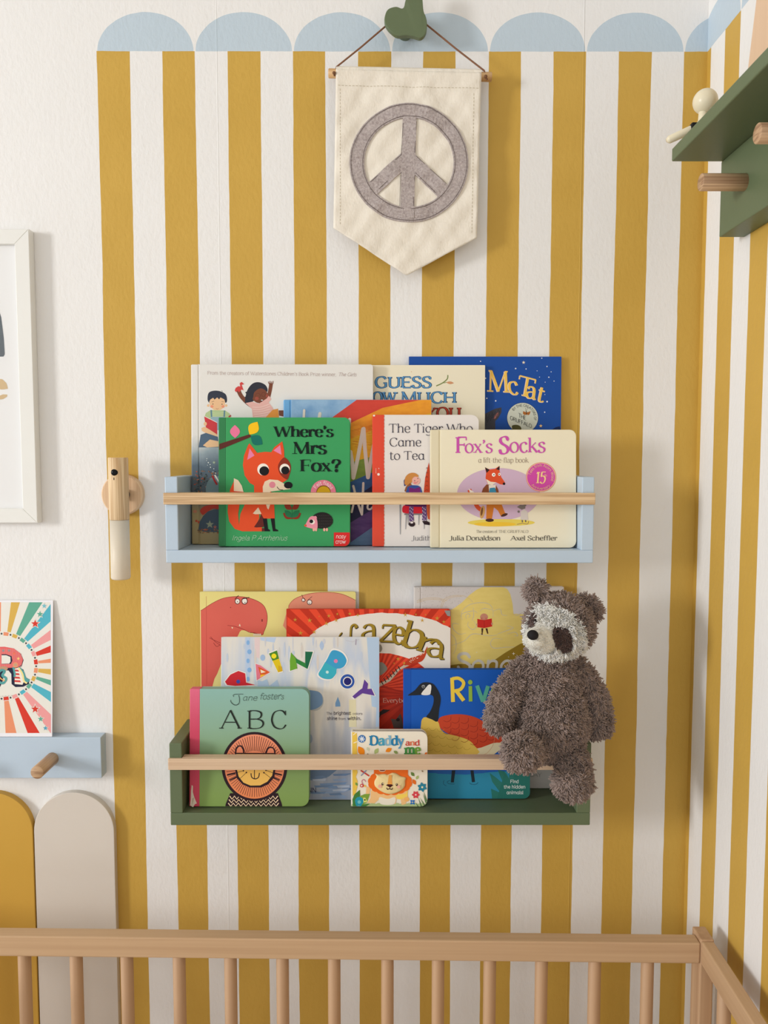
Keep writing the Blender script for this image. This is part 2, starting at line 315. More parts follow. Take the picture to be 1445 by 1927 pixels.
class Art:
    """flat print on a thing's own face; M maps local (x, y, z) to world, the print lies at local y just in front of 0"""
    def __init__(s, M, clip=None, off=.00005, surf=None):
        s.M = M; s.Mi = M.inverted(); s.clip = clip; s.y = off; s.V = []; s.F = []; s.I = []; s.mats = []; s.fr(0, 0, 1); s.surf = surf; s.el = 0; s.E = []; s.hold = False; s.world = False
    def fr(s, x0, y0, sc): s.f = (x0, y0, sc); return s
    def loc(s, u, v):
        u = s.f[0]+u/s.f[2]; v = s.f[1]+v/s.f[2]
        o = s.Mi @ CAMLOC; d = s.Mi.to_3x3() @ ray(u, v); t = (-s.y-o.y)/d.y; p = o+d*t; return (p.x, p.z)
    def emit(s, poly, col):
        """convex polygon in local coordinates"""
        P = poly
        if s.clip:
            C = s.clip
            for i in range(len(C)):
                a = C[i]; b = C[(i+1) % len(C)]; out = []
                if not P: break
                sd = [(b[0]-a[0])*(p[1]-a[1])-(b[1]-a[1])*(p[0]-a[0]) for p in P]
                if min(sd) >= 0: continue
                for k in range(len(P)):
                    p, q, sp, sq = P[k-1], P[k], sd[k-1], sd[k]
                    if (sp >= 0) != (sq >= 0):
                        t = sp/(sp-sq); out.append((p[0]+(q[0]-p[0])*t, p[1]+(q[1]-p[1])*t))
                    if sq >= 0: out.append(q)
                P = out
        if len(P) < 3: return
        m = flat(col) if isinstance(col, tuple) else col
        if m not in s.mats: s.mats.append(m)
        n = len(s.V); ar = sum(P[i-1][0]*P[i][1]-P[i][0]*P[i-1][1] for i in range(len(P)))
        if ar < 0: P = P[::-1]
        for x, z in P: s.V.append((x, -s.y + (s.surf(x, z) if s.surf else 0), z))
        s.F.append(list(range(n, n+len(P)))); s.I.append(s.mats.index(m)); s.E.append(s.el)
    def up(s):
        s.el += 1
        if not s.hold: s.y += .000003
    def poly(s, pts, col, smooth=0, n=5):
        if smooth: pts = catmull(pts, n, True)
        P = [s.loc(*p) for p in pts]; s.up()
        if len(P) < 3: return
        for t in tessellate_polygon([[Vector((a, b, 0)) for a, b in P]]):
            s.emit([P[i] for i in t], col)
    def ell(s, cx, cy, rx, ry, col, rot=0, n=24, a0=0, a1=360):
        c, q = math.cos(math.radians(rot)), math.sin(math.radians(rot)); pts = []
        full = (a1-a0 == 360)
        for k in range(n + (0 if full else 1)):
            t = math.radians(a0+(a1-a0)*k/n); x, y = rx*math.cos(t), ry*math.sin(t); pts.append((cx+x*c-y*q, cy+x*q+y*c))
        s.poly(pts, col)
    def line(s, pts, w, col, smooth=0, closed=False, taper=0):
        if smooth: pts = catmull(pts, 5, closed)
        if closed: pts = list(pts)+[pts[0]]
        s.up(); n = len(pts); E = []
        for i in range(n):
            a = pts[max(i-1, 0)]; b = pts[min(i+1, n-1)]
            if closed and i in (0, n-1): a = pts[-2]; b = pts[1]
            dx, dy = b[0]-a[0], b[1]-a[1]; L = math.hypot(dx, dy) or 1
            ww = w*(1-taper*abs(2*i/(n-1)-1))/2
            E.append((s.loc(pts[i][0]-dy/L*ww, pts[i][1]+dx/L*ww), s.loc(pts[i][0]+dy/L*ww, pts[i][1]-dx/L*ww)))
        for (a, b), (c, d) in zip(E, E[1:]): s.emit([a, b, d, c], col)
    def star(s, cx, cy, r, col, n=5, inner=.42, rot=-90):
        s.poly([(cx+math.cos(math.radians(rot+180*k/n))*(r if k % 2 == 0 else r*inner), cy+math.sin(math.radians(rot+180*k/n))*(r if k % 2 == 0 else r*inner)) for k in range(2*n)], col)
    def leaf(s, x0, y0, x1, y1, wd, col):
        dx, dy = x1-x0, y1-y0; mx, my = (x0+x1)/2, (y0+y1)/2
        pts = []
        for k in range(9):
            t = k/8; o = math.sin(math.pi*t)*wd; pts.append((x0+dx*t-dy*o, y0+dy*t+dx*o))
        for k in range(1, 8):
            t = 1-k/8; o = -math.sin(math.pi*t)*wd; pts.append((x0+dx*t-dy*o, y0+dy*t+dx*o))
        s.poly(pts, col)
    def text(s, st, x0, x1, yb, cap, col, sty='roman', rot=0, shear=0, arc=None, sp=0, weight=1, yb1=None):
        """fit text between x0 and x1 with baseline yb (px, y down) and cap height cap; arc=(cx,cy,r,a0,a1) follows a circle"""
        thin, thick, nib, ser, rnd = STY[sty]; thin *= weight; thick *= weight
        adv = [0]
        for ch in st: adv.append(adv[-1]+(2.4 if ch == ' ' else GL[ch][0]+sp))
        tot = adv[-1]-sp-.6; ky = cap/7
        if arc: cx, cy, ra, a0, a1 = arc; kx = math.radians(abs(a1-a0))*ra/tot
        else: kx = (x1-x0)/tot
        if yb1 is None: yb1 = yb
        base_y = s.y; s.el += 1
        for i, ch in enumerate(st):
            if ch == ' ': continue
            c = col[i % len(col)] if isinstance(col, list) else col
            wd, strokes = GL[ch]
            def T(p):
                x, y = p; x = x+shear*y
                if arc:
                    mid = adv[i]+wd/2; sg = 1 if a1 > a0 else -1
                    t = math.radians(a0)+sg*(mid-.3)*kx/ra; lx = (x-wd/2)*kx; ly = y*ky
                    ux, uy = math.cos(t), math.sin(t)
                    if sg > 0: return (cx+ux*(ra+ly)-uy*lx, cy+uy*(ra+ly)+ux*lx)
                    return (cx+ux*(ra-ly)+uy*lx, cy+uy*(ra-ly)-ux*lx)
                X = (adv[i]+x-.3)*kx; f = X/((x1-x0) or 1); Y = -y*ky
                return (x0+X, yb+(yb1-yb)*f+Y)
            for si, (code, P) in enumerate(strokes):
                s.y = base_y+.0000025*(1+(si+3*(i % 2)) % 6)
                k2 = ky/kx if kx else 1                      # keep stroke weight even when squeezed
                if code == 'f' and not ser: continue
                if code == 'D':
                    r = max(thick*.62, thin)
                    s.emit([s.loc(*T((P[0][0]+r*k2*math.cos(a), P[0][1]+r*math.sin(a)))) for a in [math.pi*j/5 for j in range(10)]], c); continue
                if code in 'CBO': Q = catmull(P, 5, code == 'O')
                else: Q = P
                if code == 'O': Q = Q+[Q[0], Q[1]]
                E = []; n = len(Q)
                for j in range(n):
                    a = Q[max(j-1, 0)]; b = Q[min(j+1, n-1)]; dx, dy = b[0]-a[0], b[1]-a[1]; L = math.hypot(dx, dy) or 1; dx /= L; dy /= L
                    if code == 'f': wd2 = thin*1.1
                    else:
                        wd2 = thin+(thick-thin)*abs(math.cos(nib)*dy - math.sin(nib)*dx)**1.4
                        if code in 'Sasz' and ser and dx*dy > 0 and abs(dx) > .12*abs(dy) > .02 and ch != 'z': wd2 = thin+(wd2-thin)*.22
                        if ch == 'M' and ser and j in (0, n-1) and code == 'a' and P[0][0] < 2: wd2 = thin*1.4
                    E.append(((Q[j][0]-dy*wd2/2*k2, Q[j][1]+dx*wd2/2), (Q[j][0]+dy*wd2/2*k2, Q[j][1]-dx*wd2/2)))
                for (a, b), (p, q) in zip(E, E[1:]): s.emit([s.loc(*T(a)), s.loc(*T(b)), s.loc(*T(q)), s.loc(*T(p))], c)
                if code == 'B':
                    s.y += .000003; r = max(.42*thick+.12, thin*.6); bx, by = Q[0]
                    s.emit([s.loc(*T((bx+r*k2*math.cos(a), by-.1+r*math.sin(a)))) for a in [math.pi*j/5 for j in range(10)]], c)
                if rnd:
                    for p in (Q[0], Q[-1]):
                        s.y += .000003
                        s.emit([s.loc(*T((p[0]+thin/2*k2*math.cos(a), p[1]+thin/2*math.sin(a)))) for a in [math.pi*j/4 for j in range(8)]], c)
                if ser and code in 'Saz':
                    ends = [P[0]] if code == 'a' else [P[-1]] if code == 'z' else [P[0], P[-1]]
                    for p in ends:
                        s.y += .000003
                        h = ser+thick*.55; th = thin*.55; lo = p[1] < 1
                        l0, l1 = h, h
                        if p[1] in (5.0, 7.4): l1 = 0
                        yy = p[1]+(th if lo else -th)
                        s.emit([s.loc(*T(q)) for q in ((p[0]-l0*k2, yy-th), (p[0]+l1*k2, yy-th), (p[0]+l1*k2, yy+th), (p[0]-l0*k2, yy+th))], c)
        s.y = base_y+.00002
    def build(s, name, parent, label=None):
        """one object per patch of print; prints far apart on the same thing are parts of their own"""
        if not s.F: return None
        bb = {}
        for f, e in zip(s.F, s.E):
            b_ = bb.setdefault(e, [9, 9, -9, -9])
            for i in f: x, _, z = s.V[i]; b_[0] = min(b_[0], x); b_[1] = min(b_[1], z); b_[2] = max(b_[2], x); b_[3] = max(b_[3], z)
        ids = list(bb); par = {e: e for e in ids}
        def find(e):
            while par[e] != e: e = par[e]
            return e
        for i, a in enumerate(ids):
            for b2 in ids[:i]:
                A_, B_ = bb[a], bb[b2]; gx = max(0, A_[0]-B_[2], B_[0]-A_[2]); gz = max(0, A_[1]-B_[3], B_[1]-A_[3])
                if gx*gx+gz*gz < .019**2: par[find(a)] = find(b2)
        roots = sorted({find(e) for e in ids}); first = None
        for r0 in roots:
            mp = {}; V = []; F = []; I = []
            for f, e, mi in zip(s.F, s.E, s.I):
                if find(e) != r0: continue
                g_ = []
                for i in f:
                    if i not in mp: mp[i] = len(V); V.append(s.V[i])
                    g_.append(mp[i])
                F.append(g_); I.append(mi)
            me = bpy.data.meshes.new(name); me.from_pydata(V, [], F)
            for m in s.mats: me.materials.append(m)
            me.polygons.foreach_set('material_index', I)
            o = link(name, me, parent, s.world, label); first = first or o
        return first

# ------------------------------------------------------------------ the two picture shelves
YF = -.10; YRAIL = -.1045; RAILT = .017
def shelf(ul, ur, uil, uir, vt, vf, vb, rl, rr, rt, rb, paintm, label, raillabel, woodm):
    zt = onY(720, vt, YF).z; zf = onY(720, vf, YF).z; zb = onY(720, vb, YF).z
    x0 = onY(ul, (vt+vb)/2, YF).x; x1 = onY(ur, (vt+vb)/2, YF).x; xi0 = onY(uil, (vt+vb)/2, YF).x; xi1 = onY(uir, (vt+vb)/2, YF).x
    t = empty('picture_shelf', ((x0+x1)/2, 0, zb), label, 'shelf', 'pair of painted picture shelves')
    box('side_panel', x0, xi0, YF, 0, zf-.0002, zt, paintm, t, .0012)
    box('side_panel', xi1, x1, YF, 0, zf-.0002, zt, paintm, t, .0012)
    box('bottom_board', x0, x1, YF, 0, zb, zf, paintm, t, .0012)
    z1 = onY(720, rt, YRAIL).z; z0 = onY(720, rb, YRAIL).z; a = onY(rl, rt, YRAIL).x; b = onY(rr, rt, YRAIL).x
    bm = bmesh.new(); bm_box(bm, a, b, YRAIL, YF-.0001, z0, z1, .0008); bm_box(bm, xi0+.0002, xi1-.0002, YF-.0002, YRAIL+RAILT, z0, z1, .0006)
    from_bm('front_rail', bm, woodm, t, 14, True, raillabel)
    return t, zf, z1
SH1, ZF1, ZR1 = shelf(311, 1117.5, 335, 1094.3, 897.5, 1035.4, 1059.5, 306.8, 1120.6, 927.6, 949.6, M_blue,
    'pale blue picture shelf, the upper of the two, full of books', 'natural ash rail with dark grain', M_ash)
SH2, ZF2, ZR2 = shelf(319.5, 1111.5, 343, 1085.5, 1398.8, 1530, 1553.3, 315.8, 1115.5, 1428, 1449.3, M_green,
    'sage green picture shelf, the lower of the two, with the plush toy', 'pale oak rail', M_oak)

# ------------------------------------------------------------------ books
def outline(wd, ht, r, rl=0.0):
    """counter-clockwise outline (x,z); right corners rounded with r, left ones with rl"""
    P = []
    for cx, cz, rr, a0 in ((wd-r, r, r, -90), (wd-r, ht-r, r, 0), (rl, ht-rl, rl, 90), (rl, rl, rl, 180)):
        n = 6 if rr > .0005 else 0
        for k in range(n+1): a = math.radians(a0+90*k/max(n, 1)); P.append((cx+rr*math.cos(a), cz+rr*math.sin(a)))
    return P
def book(l, t, r, top_y, bot_y, thick, zf, kind, cover, spinec, label, hinge=.0, rad=.0, group='books on the upper shelf', pages=(232, 226, 212), skew=0):
    """l, r, t: photo columns and top row of the front cover; bot_y, top_y: distance of the front cover from the wall at foot and head"""
    z_guess = onY(l, t, top_y).z; H = math.hypot(z_guess-zf, top_y-bot_y); a = math.asin((top_y-bot_y)/H)
    z0 = zf+.0004+thick*math.sin(a)
    xl = onY(l, (t+1000)/2 if zf == ZF1 else (t+1500)/2, (top_y+bot_y)/2).x; xr = onY(r, (t+1000)/2 if zf == ZF1 else (t+1500)/2, (top_y+bot_y)/2).x
    o = empty('book', (xl, bot_y, z0), label, 'book', group, (-a, 0, 0)); M = wmat(o)
    bpy.context.view_layer.update()
    A = Art(M); H = A.loc((l+r)/2, t)[1]; W = xr-xl
    cv = cover if not isinstance(cover, tuple) else flat(cover, .5); sp = spinec if not isinstance(spinec, tuple) else flat(spinec, .4)
    pg = flat(pages, .7)
    L = lambda pts, dx, dz=0: [(x+dx, z+dz) for x, z in pts]
    if kind == 'paper':
        prism('cover_front', outline(W, H, max(rad, .0008), .0006), 0, .0005, cv, o, 0, False)
        prism('page_block', outline(W-.0005, H-.0006, max(rad, .0008)), .0005, thick-.0005, pg, o, 0, False)
        prism('cover_back', outline(W, H, max(rad, .0008), .0006), thick-.0005, thick, sp, o, 0, False)
        box('spine', -.0006, .0003, 0, thick, 0, H, sp, o, .0003, 1, False)
        clip = outline(W, H, max(rad, .0008), .0004)
    elif kind == 'hard':
        g = hinge; ct = .0022
        prism('cover_front', L(outline(W-g-.0012, H, max(rad, .001)), g+.0012), 0, ct, cv, o, .0005, False)
        box('hinge', g-.001, g+.0022, .0011, ct, 0, H, sp, o, 0, 1, False)
        bm = bmesh.new(); bm_box(bm, -.001, g, .0002, thick-.0002, 0, H, .0016, 3)
        from_bm('spine', bm, sp, o, 14, False)
        prism('page_block', L(outline(W-g-.004, H-.006, .001), g, .003), ct, thick-ct, pg, o, 0, False)
        prism('cover_back', L(outline(W-g, H, max(rad, .001)), g), thick-ct, thick, sp, o, .0004, False)
        clip = outline(W, H, max(rad, .001), .0012)
    else:                                               # board book
        g = hinge; ct = .0013
        prism('cover_front', L(outline(W-g, H, rad), g), 0, ct, cv, o, .0004, False)
        n = max(2, int((thick-2*ct)/.0022)); dt = (thick-2*ct)/n; bm = bmesh.new()
        for k in range(n):
            vs = [bm.verts.new((x, ct+k*dt+.00015, z)) for x, z in L(outline(W-g-.0006-.0003*(k % 2), H-.001, rad), g, .0005)]
            f = bm.faces.new(vs); rr = bmesh.ops.extrude_face_region(bm, geom=[f])
            for q in rr['geom']:
                if isinstance(q, bmesh.types.BMVert): q.co.y = ct+(k+1)*dt
        from_bm('page_block', bm, pg, o, False, False)
        prism('cover_back', L(outline(W-g, H, rad), g), thick-ct, thick, cv, o, .0003, False)
        bm = bmesh.new(); bm_box(bm, -.0004, g+.0004, -.0001, thick, 0, H, .0010, 3)
        from_bm('spine', bm, sp, o, 14, False)
        clip = outline(W, H, rad, .0004)
    o['W'] = W; o['H'] = H
    clip = [((x-W/2)*.997+W/2, (z-H/2)*.997+H/2) for x, z in clip]
    return o, M, W, H, clip, A
def wash(name, stops, axis=2, scale=1.0, noise=.25, nscale=12, st=(1, 1, 1), rough=.5):
    """printed watercolour: colour stops along the book's own height (metres), stirred with noise"""
    m, nt, b = nmat(name); g = G(nt); tc = g.n('ShaderNodeTexCoord').outputs['Object']
    sp = g.n('ShaderNodeSeparateXYZ'); g.l(tc, sp.inputs[0])
    v = g.m('DIVIDE', sp.outputs[axis], scale)
    v = g.m('ADD', v, g.m('MULTIPLY', g.m('SUBTRACT', g.noise(tc, nscale, 4, st), .5), noise))
    cr = g.n('ShaderNodeValToRGB'); el = cr.color_ramp.elements
    while len(el) < len(stops): el.new(.5)
    for e, (p, c) in zip(el, stops): e.position = p; e.color = (*lin(c), 1)
    g.l(v, cr.inputs[0]); g.l(cr.outputs[0], b.inputs['Base Color']); b.inputs['Roughness'].default_value = rough; b.inputs['Specular IOR Level'].default_value = .2; return m
BK = (24, 22, 26); DK = (28, 30, 34)

# --- 1 dark blue paperback with the cat
o, M, W, H, clip, A0 = book(770, 671, 1055, -.006, -.014, .005, ZF1, 'paper', (30, 78, 160), (26, 66, 140),
    'dark blue picture book with yellow letters, rearmost at the right of the upper shelf', pages=(214, 206, 190))
A = Art(M, clip).fr(840, 660, 6.422)
A.poly([(440, 1100), (450, 770), (520, 735), (590, 700), (665, 685), (665, 745), (630, 810), (590, 850), (590, 1100)], (66, 66, 76))
A.poly([(560, 830), (585, 780), (625, 735), (630, 770), (600, 815)], (150, 96, 92))
for k in range(14): A.line([(470+k*12, 830-k*6+(k % 3)*25), (485+k*12, 780-k*6+(k % 3)*25)], 5, (40, 40, 48))
for x, y, r in ((412, 128, 7), (836, 215, 9), (962, 220, 7), (1152, 90, 7), (1215, 190, 8), (1265, 255, 6), (1237, 320, 8), (1125, 318, 5), (1300, 367, 6), (1193, 380, 5), (472, 333, 9), (488, 575, 8), (595, 606, 9), (1216, 615, 10), (1187, 743, 8), (1095, 243, 5), (1190, 530, 5)):
    A.ell(x, y, r, r, (226, 230, 240), n=8)
A.star(932, 142, 22, (232, 222, 200)); A.star(1140, 908, 22, (240, 200, 130))
A.poly([(1200, 1100), (1260, 960), (1320, 925), (1370, 912), (1400, 1100)], (24, 40, 84))
A.ell(920, 812, 190, 186, (18, 40, 90), n=40); A.ell(920, 812, 186, 182, (206, 210, 196), n=40)
A.poly([(968, 745), (925, 730), (925, 765), (950, 780), (968, 765), (985, 780), (1005, 770), (1018, 730), (985, 742)], (170, 104, 48)); A.line([(968, 780), (966, 725)], 7, (60, 40, 30)); A.line([(962, 735), (955, 690), (975, 715), (985, 690)], 4, (60, 40, 30))
A.poly([(790, 915), (830, 895), (880, 905), (905, 940), (880, 1000), (820, 1000)], (86, 84, 48), 1)
A.build('cover_picture', o)
T = Art(M, clip, A.y+.00003).fr(840, 660, 6.422)
for dx, dy, c, wt in ((-4, 3, (246, 220, 190), 1.35), (0, 0, (240, 196, 92), 1.0)):
    T.text('M', 510+dx, 750+dx, 492+dy, 252, c, 'roman', weight=wt, yb1=505+dy)
    T.text('c', 752+dx, 862+dx, 505+dy, 205, c, 'roman', weight=wt*1.2, yb1=535+dy)
    T.text('T', 850+dx, 1040+dx, 525+dy, 235, c, 'roman', weight=wt, shear=.16, yb1=575+dy)
    T.text('a', 960+dx, 1070+dx, 555+dy, 200, c, 'roman', weight=wt*1.2, shear=.14, yb1=590+dy)
    T.text('t', 1090+dx, 1165+dx, 598+dy, 190, c, 'roman', weight=wt*1.2, shear=.2, yb1=620+dy)
T.text('BY THE CREATORS OF', 0, 0, 0, 28, DK, 'sans', arc=(920, 812, 138, 218, 372), weight=.9)
T.text('THE', 872, 960, 800, 46, DK, 'sans', yb1=840, weight=.8); T.text('GRUFFALO', 770, 1030, 830, 44, DK, 'sans', yb1=935, weight=.8)
T.build('title_lettering', o)

# --- 2 cream book with blue capitals
o, M, W, H, clip, A0 = book(634, 687, 912, -.013, -.022, .006, ZF1, 'paper', (236, 228, 204), (236, 228, 204),
    'cream picture book with blue and red capital letters behind the rainbow striped book', rad=.001)
A = Art(M, clip).fr(680, 660, 3.284)
A.line([(462, 218), (500, 200), (530, 175), (534, 150)], 7, (128, 140, 84), 1); A.line([(500, 200), (535, 194)], 4, (128, 140, 84)); A.leaf(524, 196, 572, 200, .18, (206, 150, 110))
A.star(309, 130, 5, (220, 190, 150)); A.build('cover_picture', o)
T = Art(M, clip, A.y+.00003).fr(680, 660, 3.284)
for c, wt in (((38, 62, 92), 1.25), ((92, 150, 200), .7)):
    T.text('GUESS', 86, 432, 228, 66, c, 'slab', weight=wt); T.text('HOW', 10, 212, 322, 66, c, 'slab', weight=wt); T.text('MUCH', 246, 584, 322, 66, c, 'slab', weight=wt)
for c, wt in (((110, 34, 28), 1.25), ((196, 70, 50), .7)):
    T.text('YOU', 398, 612, 418, 66, c, 'slab', weight=wt)
T.build('title_lettering', o)

# --- 3 large white book with the two children
m_girl = wash('cover_sea_wash', [(0, (178, 160, 118)), (.16, (170, 152, 110)), (.24, (84, 92, 100)), (.42, (88, 104, 118)), (.50, (150, 164, 172)), (.58, (226, 224, 220)), (1, (228, 226, 222))], scale=.262, noise=.16, nscale=26)
o, M, W, H, clip, A0 = book(361, 685.5, 702, -.024, -.036, .009, ZF1, 'hard', m_girl, m_girl,
    'large white picture book with two painted children, left on the upper shelf', hinge=.0095, rad=.004)
A = Art(M, clip).fr(355, 680, 8.028)
skin, skin2 = (232, 190, 148), (122, 72, 54)
A.poly([(285, 575), (300, 480), (370, 445), (470, 450), (560, 500), (580, 590), (555, 625), (500, 560), (330, 590), (310, 625)], (56, 60, 74), 1)
A.ell(432, 625, 118, 118, skin); A.ell(296, 668, 20, 20, skin); A.ell(566, 668, 20, 20, skin)
A.poly([(296, 600), (300, 500), (380, 460), (500, 465), (560, 520), (572, 590), (530, 570), (480, 545), (460, 575), (430, 545), (390, 578), (370, 550), (330, 575)], (56, 60, 74))
A.line([(490, 470), (515, 450), (488, 440)], 5, (56, 60, 74))
A.ell(350, 682, 26, 20, (232, 150, 120)); A.ell(520, 682, 24, 20, (232, 150, 120)); A.ell(366, 645, 7, 9, (70, 50, 50)); A.ell(504, 648, 7, 9, (70, 50, 50)); A.line([(412, 710), (432, 722), (452, 710)], 5, (170, 90, 80), 1); A.line([(345, 615), (385, 600)], 5, (90, 60, 50)); A.line([(495, 608), (530, 610)], 5, (90, 60, 50))
A.poly([(235, 850), (260, 780), (330, 735), (550, 740), (620, 790), (645, 850), (600, 1000), (260, 1000)], (180, 198, 148), 0)
for k in range(3): A.line([(330, 770+k*26), (440, 784+k*26), (560, 768+k*26)], 4, (206, 216, 178), 1)
A.poly([(328, 735), (352, 735), (358, 850), (335, 850)], (98, 134, 150)); A.poly([(530, 742), (553, 742), (548, 850), (524, 850)], (98, 134, 150)); A.poly([(335, 838), (548, 838), (560, 1040), (320, 1040)], (150, 176, 188))
A.poly([(235, 830), (430, 930), (432, 1110), (262, 1010)], (206, 66, 72)); A.line([(240, 830), (430, 925)], 8, (240, 232, 224)); A.line([(604, 840), (640, 818)], 22, (180, 60, 70))
A.poly([(190, 1010), (240, 985), (330, 1040), (430, 1105), (440, 1150), (300, 1110), (200, 1050)], skin); A.ell(250, 945, 24, 30, skin)
A.poly([(180, 1110), (260, 1080), (440, 1140), (460, 1300), (150, 1300)], (84, 104, 126)); A.poly([(215, 1270), (320, 1180), (460, 1210), (460, 1290), (280, 1300)], skin)
# second child, arms raised
A.line([(745, 420), (790, 520), (880, 620), (960, 680)], 62, skin2, 1); A.line([(1245, 330), (1230, 430), (1200, 560)], 56, skin2, 1)
for k in range(4): A.line([(1212+k*20, 340), (1204+k*24, 305-(k % 2)*8)], 12, skin2)
A.poly([(850, 620), (880, 450), (960, 340), (1060, 315), (1160, 360), (1190, 450), (1100, 520), (960, 610), (900, 630)], (50, 52, 62), 1); A.ell(890, 480, 36, 16, (50, 52, 62), 20); A.ell(885, 540, 40, 16, (50, 52, 62), -10)
A.ell(1075, 520, 120, 112, skin2, -10, 30); A.poly([(955, 560), (930, 450), (1000, 370), (1100, 350), (1160, 400), (1060, 415), (990, 470), (975, 540)], (50, 52, 62), 1)
A.ell(1045, 518, 38, 38, (96, 52, 44)); A.ell(1045, 518, 33, 33, skin2); A.ell(1130, 500, 32, 34, (96, 52, 44)); A.ell(1130, 500, 27, 29, skin2); A.ell(1028, 560, 30, 26, (160, 80, 66)); A.ell(1182, 520, 18, 24, (160, 80, 66)); A.ell(1106, 592, 24, 16, (70, 30, 34)); A.ell(1106, 586, 17, 7, (240, 236, 230))
A.poly([(860, 630), (960, 610), (1060, 640), (1180, 560), (1210, 520), (1250, 570), (1210, 620), (1270, 700), (1300, 790), (1180, 850), (970, 850), (955, 720)], (228, 178, 170))
for k in range(5): A.line([(960+k*8, 690+k*36), (1090, 690+k*34), (1230, 640+k*40)], 6, (244, 216, 208), 1)
A.poly([(1160, 850), (1270, 730), (1350, 715), (1365, 850), (1300, 990), (1180, 990)], (222, 146, 66)); A.poly([(1360, 740), (1500, 740), (1500, 850), (1365, 820)], skin2)
A.poly([(770, 330), (800, 310), (838, 345), (800, 355), (830, 440), (800, 425), (760, 470), (735, 440), (720, 470), (695, 440), (710, 400), (750, 375), (780, 380)], (206, 72, 70))
A.fr(295, 860, 9.177)
A.hold = True
for k in range(110):
    x = 650+random.random()*420; y = 230+random.random()*390; A.ell(x, y, 6+random.random()*14, 6+random.random()*12, random.choice([(176, 88, 70), (150, 104, 70), (60, 74, 84), (196, 120, 88), (90, 100, 96), (52, 64, 70)]), n=7)
A.hold = False
A.poly([(850, 610), (845, 520), (880, 420), (950, 350), (1070, 330), (1100, 610)], (116, 142, 150), 0); A.line([(960, 330), (1000, 410), (1040, 480)], 34, (170, 50, 54)); A.line([(1000, 310), (1050, 390), (1090, 460)], 24, (236, 224, 214))
A.poly([(850, 840), (1100, 830), (1100, 930), (980, 890), (860, 960), (790, 1000), (750, 920)], (190, 66, 52), 1)
A.poly([(720, 1250), (740, 1120), (800, 1020), (880, 940), (1000, 905), (1120, 900), (1120, 1300), (800, 1290)], (76, 92, 108)); A.star(915, 1165, 74, (156, 164, 140)); A.star(1005, 1210, 38, (186, 112, 96))
for k in range(30): A.ell(720+random.random()*370, 1235+random.random()*80, 10+random.random()*14, 6+random.random()*8, random.choice([(176, 88, 64), (150, 112, 72), (196, 120, 88), (120, 100, 80)]), n=7)
for x, y, r in ((865, 30, 8), (860, 62, 6), (890, 97, 11), (875, 140, 6), (920, 130, 8), (928, 178, 10), (985, 203, 8), (970, 257, 8), (1015, 280, 9)): A.ell(x, y, r, r, (232, 234, 230), n=7)
A.star(988, 95, 32, (170, 184, 160)); A.ell(660, 940, 34, 26, (196, 132, 104)); A.ell(684, 1105, 22, 20, (190, 84, 60)); A.ell(722, 1125, 16, 22, (190, 84, 60))
A.build('cover_picture', o)
T = Art(M, clip, A.y+.00003).fr(340, 660, 3.803)
T.text("From the creators of Waterstones Children's Book Prize winner,", 191, 1112, 170, 24, (152, 112, 102), 'fine', yb1=182)
T.text('The Girls', 1128, 1256, 181, 24, (140, 92, 82), 'fine', shear=.22, yb1=183); T.build('title_lettering', o)

# --- 4 rainbow book
o, M, W, H, clip, A0 = book(534.5, 752, 812, -.037, -.050, .010, ZF1, 'hard', wash('cover_blue_strokes', [(0, (70, 110, 160)), (.5, (82, 132, 186)), (1, (146, 182, 214))], scale=.21, noise=1.0, nscale=50), wash('spine_blue_strokes', [(0, (60, 120, 180)), (1, (110, 170, 220))], scale=.2, noise=.6, nscale=40),
    'rainbow striped picture book with white brush letters on the upper shelf', hinge=.0085, rad=.001)
def strokes(n, st, sc): return wash(n, st, scale=.21, noise=1.1, nscale=sc, st=(1, 1, 2.5))
A = Art(M, clip).fr(530, 740, 6.53)
bands = [((575, 330), (930, 75), (1240, 60), (2000, -60), strokes('band_red', [(0, (170, 44, 44)), (1, (206, 70, 56))], 40)),
         ((575, 530), (880, 350), (1241, 180), (2000, 20), strokes('band_orange', [(0, (190, 96, 30)), (1, (232, 156, 46))], 60)),
         ((575, 760), (850, 560), (1241, 400), (2000, 200), strokes('band_yellow', [(0, (206, 148, 24)), (1, (224, 176, 44))], 60)),
         ((575, 1000), (850, 850), (1100, 780), (2000, 520), strokes('band_green', [(0, (96, 128, 52)), (1, (132, 156, 60))], 60)),
         ((575, 1200), (845, 1090), (1110, 975), (2000, 720), strokes('band_blue', [(0, (36, 70, 122)), (1, (60, 104, 158))], 60)),
         ((575, 1400), (845, 1310), (1110, 1140), (2000, 900), strokes('band_navy', [(0, (28, 28, 60)), (1, (44, 40, 76))], 60)),
         ((575, 1760), (845, 1590), (1110, 1430), (2000, 1150), strokes('band_purple', [(0, (76, 50, 104)), (1, (112, 84, 138))], 60)),
         ((575, 2000), (850, 1830), (1110, 1650), (2000, 1300), strokes('band_bluegrey', [(0, (84, 116, 150)), (1, (104, 140, 176))], 60))]
for p, q, r, s2, mt in bands: A.poly([p, q, r, s2, (2000, 2200), (575, 2200)], mt)
for k in range(60):
    x = 850+random.random()*260; y = 380+random.random()*340; a = random.random()*.7-.3; L = 30+random.random()*60
    A.line([(x, y), (x+L*math.cos(a), y+L*math.sin(a))], 3.5, random.choice([(232, 180, 60), (190, 90, 30), (240, 200, 90), (206, 120, 36)]))
A.line([(640, 54), (680, 46), (700, 50)], 6, (60, 60, 60)); A.build('cover_picture', o)
T = Art(M, clip, A.y+.00003).fr(530, 740, 6.53); wh = (214, 206, 196)
def brush(P, w, c=wh):
    T.line(P, w, c, 1)
    for p in (P[0], P[-1]): T.ell(p[0], p[1], w/2, w/2, c, n=12)
